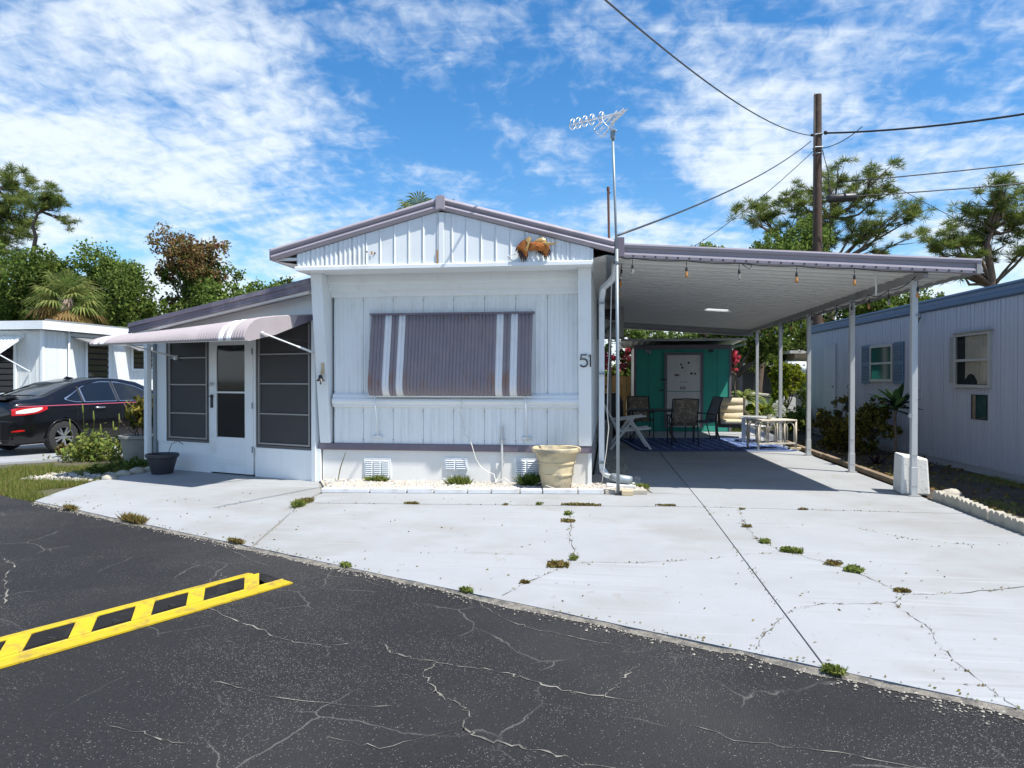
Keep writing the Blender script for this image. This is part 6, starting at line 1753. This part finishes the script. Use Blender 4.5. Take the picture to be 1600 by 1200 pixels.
pine('pine_tree', 'large pine rising above the lilac home at the right edge', (16.8, 34.6, 0), [(0, 0, 0), (.1, 0, 4), (.3, 0, 6), (.1, 0, 7.5), (.6, 0, 9)], .30,
     [(.45 if v > 360 else .85, ((u - 1545) * s_, random.uniform(-1, 1), 1.45 + (591 - v) * s_), r) for u, v, r in [(1545, 315, .7), (1565, 310, .8), (1590, 314, .8), (1610, 330, .8), (1535, 340, .75), (1570, 340, .85), (1600, 350, .9), (1545, 362, .8), (1520, 365, .7), (1500, 368, .7), (1480, 378, .65), (1462, 372, .55), (1448, 384, .5), (1570, 375, .8), (1600, 385, .8), (1520, 398, .6), (1505, 425, .6), (1490, 395, .55), (1625, 370, 1.0), (1540, 420, .5)]], 40, .42, TG)
LT('broadleaf_tree', 'small leafy treetop just above the carport roof at its left', (4.1, 31, 0), 4, (0, 0, 6.2), (1.0, .9, .8), 7, .55, 2400, .2, 'leaf_oak')
LT('broadleaf_tree', 'second leafy treetop above the carport roof, nearer the pole', (6.4, 31.5, 0), 4, (0, 0, 6.2), (1.0, .9, .8), 6, .55, 2100, .2, 'leaf_dark')
LT('broadleaf_tree', 'bright leafy tree around the foot of the utility pole', (8.7, 33.5, 0), 4, (0, 0, 6.6), (1.9, 1.2, 1.5), 11, .8, 4600, .22, 'leaf_oak')
LT('broadleaf_tree', 'dark leafy tree seen under the carport beyond the last posts', (7.2, 33.5, 0), 2.0, (-.6, 0, 3.6), (2.2, 1.2, 1.8), 13, 1.0, 6000, .24, 'leaf_dark')
LT('broadleaf_tree', 'dark leafy tree behind the shed right corner', (4.6, 27, 0), 1.5, (.2, 0, 2.9), (1.4, 1.0, 1.4), 10, .75, 4200, .2, 'leaf_dark')
LT('broadleaf_tree', 'leafy tree showing between the carport fascia and the lilac home roof', (12.6, 31.0, 0), 2.5, (.2, 0, 4.0), (2.4, 1.2, 1.1), 12, .85, 4800, .23, 'leaf_oak')
LT('broadleaf_tree', 'shady tree behind the far end of the lilac home', (9.3, 29.5, 0), 2.5, (.0, 0, 3.7), (1.8, 1.2, 1.4), 11, .9, 4800, .22, 'leaf_dark')
fan_palm('cabbage_palm', 'fan palm with drooping yellowed fronds behind the white home', (-22.65, 27.2, 0), 4.75, 46, 1.5, dry=.42)
fan_palm('cabbage_palm', 'top of a fan palm peeking over the gable ridge', (-7.9, 29.2, 0), 8.15, 26, 1.3, dry=.15)
fan_palm('cabbage_palm', 'farther fan palm tip just right of the gable ridge', (-7.6, 33.5, 0), 8.9, 20, 1.3, dry=.2)
wd = []
for i in range(26):
    x = -46 + i * 3.4 + random.uniform(-1, 1); y = 52 + random.uniform(-3, 5) if x < 20 else 50
    r = random.uniform(2.2, 3.2)
    if -13 < x < 3: continue
    C = unit(620) * (RNG.uniform(.3, 1, 620) ** .4)[:, None] * np.array([r, r * .8, r * 1.1]) + np.array([x, y, r * 1.1])
    wd.append(leafquads(C, .55, .6))
o = struct(link('far_wood', npmesh('far_wood', np.concatenate(wd), 4, 'leaf_dark')), 'stuff'); o['label'] = 'dark far wood closing the view behind the homes'; o['category'] = 'wood'

# ------------------------------------------------------------------ shrubs and garden plants
def bush(name, label, loc, c, rad, k, lr, n, leaf, mat, mix=None, cat='shrub', asp=.5, tr=.03):
    return broadleaf(name, label, loc, max(.05, c[2] * .4), c, rad, k, lr, n, leaf, mat, cat, tr=tr, mix=mix, asp=asp)
bush('shrub', 'mottled dark shrub against the lilac home beside the wire obelisk', (4.75, 15.7, 0), (0, 0, .55), (.36, .4, .4), 10, .26, 2200, .09, 'leaf_mottled')
bush('shrub', 'yellow tipped dark shrub behind the second carport post', (4.95, 14.2, 0), (0, 0, .60), (.40, .55, .40), 11, .27, 2500, .09, 'leaf_mottled')
bush('shrub', 'low mottled shrub in front of the wire obelisk', (4.55, 14.9, 0), (0, 0, .32), (.34, .35, .25), 8, .22, 1700, .085, 'leaf_mottled')
bush('shrub', 'yellow leaved shrub in sun beyond the carport', (5.35, 22.3, 0), (0, 0, 1.35), (.55, .5, .75), 16, .28, 2800, .12, 'leaf_croton')
bush('shrub', 'bright green ground shrub beyond the third post', (5.0, 19.6, 0), (.1, 0, .3), (.55, .5, .25), 9, .25, 1900, .09, 'leaf_lime')
bush('shrub', 'yellow green low shrub beside the garden wall', (4.25, 21.5, 0), (.1, 0, .45), (.45, .4, .3), 9, .25, 1700, .1, 'leaf_croton')
bush('shrub', 'dark leafy shrub by the white wall at the far right of the garden', (6.2, 21.5, 0), (0, 0, .8), (.5, .5, .6), 10, .3, 2200, .11, 'leaf_dark')
bush('bougainvillea', 'pink flowering bougainvillea above the wooden fence', (.5, 24.2, 0), (-.1, 0, 1.75), (1.2, .5, 1.0), 30, .42, 7000, .13, ['leaf_oak', 'petal'], mix=lambda x, y, z: .45 if z > 1.7 else .12)
bush('bougainvillea', 'orange and pink flowering vine showing over the shed roof', (1.2, 24.0, 0), (-.3, 0, 2.75), (2.3, .4, .45), 30, .34, 6500, .12, ['leaf_lime', 'petal'], mix=lambda x, y, z: .05 + .3 * max(0, min(1, x + .3)))
bush('red_flower_shrub', 'small red flowering branch beside the shed corner', (3.6, 21.0, 0), (0, 0, 1.95), (.12, .2, .22), 5, .14, 500, .08, 'petal')
def strap_plant(name, label, loc, n, L, w, mat, h0=0.0, up_=.6, trunk=0, cat='plant', droop=.5):
    """rosette of long arching leaves, each folded along its midrib"""
    t = thing(name, label, cat, loc, 0)
    if trunk:
        part('trunk', B().tube(wob(loc, (loc[0], loc[1], loc[2] + trunk), 4, .02), [.03, .024, .022, .022, .026], 7), 'bark', t, True)
    for i in range(n):
        a = i * 2.39996 + random.uniform(-.2, .2); e = up_ * (1 - i / n) * 1.6 - .15 + random.uniform(-.1, .1)
        d = Vector((math.cos(a) * math.cos(e), math.sin(a) * math.cos(e), math.sin(e)))
        sd = d.cross(Vector((0, 0, 1))).normalized()
        l = L * random.uniform(.8, 1.1); base = Vector((loc[0], loc[1], loc[2] + trunk + h0 + .12 * trunk * random.uniform(-.6, .4)))
        rows = []
        for k in range(7):
            u = k / 6; ww = w * math.sin(math.pi * min(1, .12 + u * .88)) ** .8 * (1 if k < 6 else .05)
            p = base + d * l * u + Vector((0, 0, -droop * l * u * u * .6))
            rows.append([p - sd * ww, p + Vector((0, 0, -ww * .35)), p + sd * ww])
        part('leaf', B().grid(rows), mat, t, True, recalc=False)
    return t
strap_plant('plumeria_plant', 'young tree with a rosette of long dark leaves in front of the lilac home', (4.65, 12.3, 0), 30, .46, .06, 'leaf_glossy', 0, .85, 1.0, 'young tree', .25)
strap_plant('purple_plant', 'dark purple leaved plant left of the young rosette tree', (4.45, 12.6, -.02), 16, .30, .03, 'leaf_purple', .02, .9, 0, 'plant', .3)
strap_plant('purple_plant', 'dark purple leaved plant right of the young rosette tree', (4.95, 12.1, -.02), 16, .30, .03, 'leaf_purple', .02, .9, 0, 'plant', .3)
strap_plant('corn_plant', 'bright striped strap leaved plant beside the shed', (3.95, 21.6, 0), 34, .75, .055, 'leaf_corn', .9, .7, 0, 'plant', .9)
strap_plant('corn_plant', 'lower striped strap leaved plant at the foot of the shed corner', (3.8, 20.9, 0), 26, .65, .05, 'leaf_corn', .35, .7, 0, 'plant', .9)
strap_plant('fern_palm', 'golden green fern palm beyond the third carport post', (5.25, 20.9, 0), 26, .95, .05, 'leaf_croton', .15, .8, 0, 'plant', .9)
strap_plant('fern_palm', 'green fern palm beside the yellow shrub', (4.75, 21.9, 0), 24, .9, .05, 'leaf_lime', .5, .8, 0, 'plant', .8)
strap_plant('broad_leaf_plant', 'big leaved low plant against the lilac home at the right edge', (5.1, 8.9, -.02), 14, .42, .12, 'leaf_oak', .05, .6, 0, 'plant', .7)
strap_plant('broad_leaf_plant', 'big leaved low plant at the right edge behind the scalloped edging', (4.85, 7.7, -.02), 14, .42, .12, 'leaf_oak', .05, .6, 0, 'plant', .7)
ob = thing('wire_obelisk', 'dark wire garden obelisk among the shrubs by the lilac home', 'trellis', (4.85, 15.15, 0))
for k in range(8):
    a = k * math.pi / 4
    part('wire', B().tube([(4.85 + .24 * math.cos(a), 15.15 + .24 * math.sin(a), .0), (4.85 + .2 * math.cos(a), 15.15 + .2 * math.sin(a), .65), (4.85 + .04 * math.cos(a), 15.15 + .04 * math.sin(a), 1.02)], .007, 5), 'dark_iron', ob, True)
b = B(); b.tube([(4.85, 15.15, 1.0), (4.85, 15.15, 1.36)], .01, 6)
for z, r in ((1.06, .05), (1.16, .04), (1.28, .05)): b.tube([(4.85 + r * math.cos(k * .5236), 15.15, z + r * math.sin(k * .5236)) for k in range(13)], .007, 5)
part('finial', b, 'dark_iron', ob, True)

# left garden
wb = thing('weed_clump', 'leafy green weed clump with flower spikes in front of the black car', 'weed', (-9.35, 11.9, -.05))
C = RNG.normal(size=(1300, 3)) * np.array([.27, .2, .14]) + np.array([0, 0, .2]); C[:, 2] = np.abs(C[:, 2]) * (1.15 - np.minimum(1, np.abs(C[:, 0])))
link('foliage', npmesh('foliage', leafquads(C, .085, .55), 4, 'leaf_weed'), wb)
for (x, y, h) in [(-.32, .1, .98), (-.02, .0, .85), (.42, .1, .80), (.2, -.1, .62), (-.5, 0, .7), (.3, .1, .66)]:
    part('flower_spike', B().tube([(-9.35 + x * .8, 11.9 + y, 0), (-9.35 + x, 11.9 + y, h - .18), (-9.35 + x, 11.9 + y, h - .16), (-9.35 + x - .01, 11.9 + y, h)], [.006, .006, .018, .006], 6), 'leaf_weed', wb, True)
gp = thing('grey_planter', 'weathered grey planter with a leafy bush beside the porch post', 'planter', (-8.35, 11.75, -.05))
part('pot', B().lathe([(.001, .02), (.24, 0), (.25, .02), (.31, .42), (.34, .43), (.34, .48), (.29, .48), (.27, .42), (.001, .4)], 26, (-8.35, 11.75, -.05)), 'pot_grey', gp, 40)
C = unit(260) * (RNG.uniform(.1, 1, 260) ** .5)[:, None] * np.array([.36, .33, .32]) + np.array([.12, 0, .88])
link('foliage', npmesh('foliage', leafquads(C, .17, .5), 4, 'leaf_mottled'), gp)
b = B()
for k in range(9): b.tube(wob((-8.35 + random.uniform(-.1, .1), 11.75, .35), (-8.35 + random.uniform(-.35, .35), 11.75 + random.uniform(-.3, .3), random.uniform(.7, 1.1)), 3, .04), .009, 5)
part('stem', b, 'bark', gp, True)
bush('ground_cover', 'dark low ground cover along the concrete left of the porch', (-7.75, 10.7, -.05), (0, 0, .06), (.5, .7, .03), 16, .13, 2400, .05, 'leaf_dark', cat='ground cover', tr=.006)
bush('red_weed', 'small reddish plant beside the rear wheel of the black car', (-10.1, 12.05, -.05), (0, 0, .16), (.16, .12, .1), 5, .1, 420, .06, 'leaf_brown', cat='weed', tr=.008)

# weeds in joints and cracks
def tuft(label, x, y, w, d, h, n, mat, name='weed_tuft', rz=0, blades=.4, z=0.0):
    t = int(n * blades)
    nc = lambda s, k: np.clip(RNG.normal(0, s, k), -1.9 * s, 1.9 * s)
    P = np.stack([nc(w / 5, t), nc(d / 5, t), np.zeros(t)], 1)
    D = RNG.normal(size=(t, 3)) * np.array([.7, .7, 0]) + np.array([0, 0, .8])
    V1 = leafquads(P + D / np.linalg.norm(D, axis=1, keepdims=True) * h * .5, h, .10, D)
    m = n - t
    C = np.stack([nc(w / 4.5, m), nc(d / 4.5, m), np.abs(nc(h / 3.2, m)) + .004], 1)
    V2 = leafquads(C, .026, .55)
    o = link(name, npmesh(name, np.concatenate([V1, V2]), 4, mat))
    o.location = (x, y, z); o.rotation_euler = (0, 0, rz)
    return tag(o, label, 'weed', 'weeds growing in the driveway joints and cracks')
tuft('brown and green weed tuft at the top of the left driveway joint', -3.5, 7.85, .16, .34, .07, 700, 'weed_dry', rz=-.25)
tuft('green grassy weed just below the brown tuft of the left joint', -3.46, 7.6, .10, .2, .09, 260, 'leaf_weed', rz=-.25, blades=.8)
tuft('flat brown weed on the cross joint left of the planter', -2.24, 7.95, .20, .07, .03, 320, 'weed_dry', blades=.2)
tuft('tiny dark weed on the cross joint under the conduit riser', -1.16, 8.02, .07, .05, .025, 90, 'weed_dry')
tuft('long brown weed strip on the cross joint below the planter', -.30, 8.11, .52, .07, .035, 800, 'weed_dry', blades=.2)
tuft('small green weed left of the long brown strip', -.78, 8.08, .10, .05, .05, 90, 'leaf_weed', blades=.7)
tuft('thin brown weed strip on the cross joint near the mast', .65, 8.22, .26, .05, .02, 260, 'weed_dry', blades=.2)
tuft('green sprig at the top of the crack below the planter', -.42, 7.55, .09, .14, .05, 220, 'leaf_weed', blades=.3)
tuft('brown weed patch on the crack below the green sprig', -.40, 7.18, .16, .14, .03, 320, 'weed_dry', blades=.2)
tuft('large brown weed patch midway down the left crack', -.38, 5.47, .18, .15, .04, 800, 'weed_dry', blades=.25)
tuft('green sprig above the large brown patch', -.27, 5.68, .07, .1, .05, 160, 'leaf_weed', blades=.5)
tuft('small weed near the road end of the left crack', -.58, 4.98, .08, .05, .025, 130, 'weed_dry')
tuft('small brown weed high on the right crack', 1.34, 7.15, .10, .09, .03, 160, 'weed_dry', blades=.2)
tuft('small dark weed beside the driveway seam', 1.37, 6.48, .10, .1, .05, 240, 'leaf_weed', blades=.2)
tuft('green weed mat in the right crack', 1.52, 6.17, .20, .11, .05, 900, 'leaf_weed', rz=-.3, blades=.15)
tuft('first mixed green and brown weed along the right crack', 1.74, 5.80, .12, .14, .035, 360, 'weed_dry', rz=-.6, blades=.15)
tuft('second green weed along the right crack', 1.83, 5.62, .14, .13, .05, 620, 'leaf_weed', rz=-.6, blades=.15)
tuft('brown weed where the right cracks meet', 1.98, 5.12, .12, .06, .025, 280, 'weed_dry', blades=.2)
tuft('dry leaf clump on the cross joint right of the seam', 1.47, 8.1, .07, .05, .025, 90, 'weed_dry')
tuft('dry leaf clump on the cross joint near the first post', 2.13, 8.17, .12, .05, .03, 140, 'weed_dry')
tuft('yellow green weed at the road end of the driveway seam', 1.10, 3.66, .11, .05, .05, 420, 'leaf_weed', rz=-.45, blades=.35)
tuft('dry grass strip on the road edge nearest the lawn', -5.9, 7.12, .35, .07, .06, 420, 'weed_dry', rz=-.46, blades=.8)
tuft('dry grass clump on the road edge left of the joint', -4.75, 6.58, .50, .09, .09, 700, 'weed_dry', rz=-.46, blades=.8)
tuft('green and dry weed at the foot of the left driveway joint', -3.25, 5.86, .24, .06, .05, 420, 'weed_dry', rz=-.46, blades=.5)
tuft('small green weed on the road edge left of the middle', -2.0, 5.24, .12, .05, .04, 200, 'leaf_weed', rz=-.46)
tuft('small weed pair on the road edge at the middle', -.95, 4.72, .12, .05, .04, 220, 'leaf_weed', rz=-.46)
tuft('weed growing before the triple skirting vent', -3.15, 9.42, .34, .06, .12, 520, 'leaf_weed', z=.02, blades=.4)
tuft('thin grassy weed before the small skirting vent', -1.98, 9.33, .34, .12, .14, 600, 'leaf_weed', z=.02, blades=.7)
tuft('dark leafy weed beside the cream planter', -1.02, 9.34, .24, .12, .20, 900, 'leaf_oak', z=.02, blades=.3)
tuft('low green weed by the splash block at the mast', .42, 9.4, .26, .16, .09, 700, 'leaf_weed', z=.01, blades=.1)
tuft('small mixed weeds on the soil edge behind the white block', 3.92, 10.1, .10, .35, .06, 420, 'leaf_weed', blades=.4)
st = [(-3.72, 9.44, .02), (-3.68, 9.43, .2), (-3.60, 9.42, .42)]
o = single('dry_stalk', B().tube(st, [.006, .008, .004], 5), 'weed_dry', 'single dry weed stalk against the skirting left of the triple vent', 'weed', (-3.72, 9.44, .02))
# bits of dead leaf, soil and moss caught along the joints and cracks
JL = [c[0] for c in CR] + [[(-3.5, 8.0), (-3.27, 6.8), (-3.03, 5.8)], [(-3.5, 7.84), (-1.2, 8.02), (1.07, 8.2)], [(1.08, 8.2), (3.7, 8.17)], [(1.08, 3.8), (1.08, 8.2)], [(-6.6, 7.5), (-3, 5.76), (1.1, 3.73), (3.7, 2.45)]]
P = []
for k, pl in enumerate(JL):
    for a, c in zip(pl, pl[1:]):
        m = int(math.hypot(c[0] - a[0], c[1] - a[1]) * (42 if k < 7 else 26))
        for _ in range(m):
            t = random.random()
            if math.sin(t * 9 + k * 2 + a[0] * 3) < -.2: continue
            P.append((a[0] + (c[0] - a[0]) * t + random.gauss(0, .016), a[1] + (c[1] - a[1]) * t + random.gauss(0, .016), .006))
C = np.array(P); D = unit(len(C)); D[:, 2] = np.abs(D[:, 2]) * .35
MI = RNG.choice([0, 0, 0, 0, 0, 0, 1], len(C))
o = struct(link('joint_litter', npmesh('joint_litter', leafquads(C, .017, .55, D), 4, ['weed_dry', 'leaf_weed'], MI)), 'stuff'); o['label'] = 'dead leaf bits and moss caught along the driveway joints'; o['category'] = 'leaf litter'
# leaf litter in the shaded bed and over the slabs
C = np.stack([RNG.uniform(3.95, 5.5, 1500), RNG.uniform(6, 18, 1500), RNG.uniform(.01, .04, 1500)], 1)
D = unit(1500); D[:, 2] *= .15
o = struct(link('leaf_litter', npmesh('leaf_litter', leafquads(C, .07, .5, D), 4, 'weed_dry')), 'stuff'); o['label'] = 'dry leaf litter on the shaded soil bed'; o['category'] = 'leaf litter'
C = np.stack([RNG.uniform(-6.5, 3.6, 260), np.zeros(260), np.full(260, .006)], 1); C[:, 1] = 4.3 - .49 * C[:, 0] + RNG.uniform(.05, 1, 260) ** 2 * 4.2
C = C[(C[:, 1] < 9.0) | (C[:, 0] > .6)]
C = C[C[:, 1] < 8.6]
D = unit(len(C)); D[:, 2] *= .12
o = struct(link('driveway_litter', npmesh('driveway_litter', leafquads(C, .022, .5, D), 4, 'weed_dry')), 'stuff'); o['label'] = 'scattered dry leaf bits on the driveway'; o['category'] = 'leaf litter'
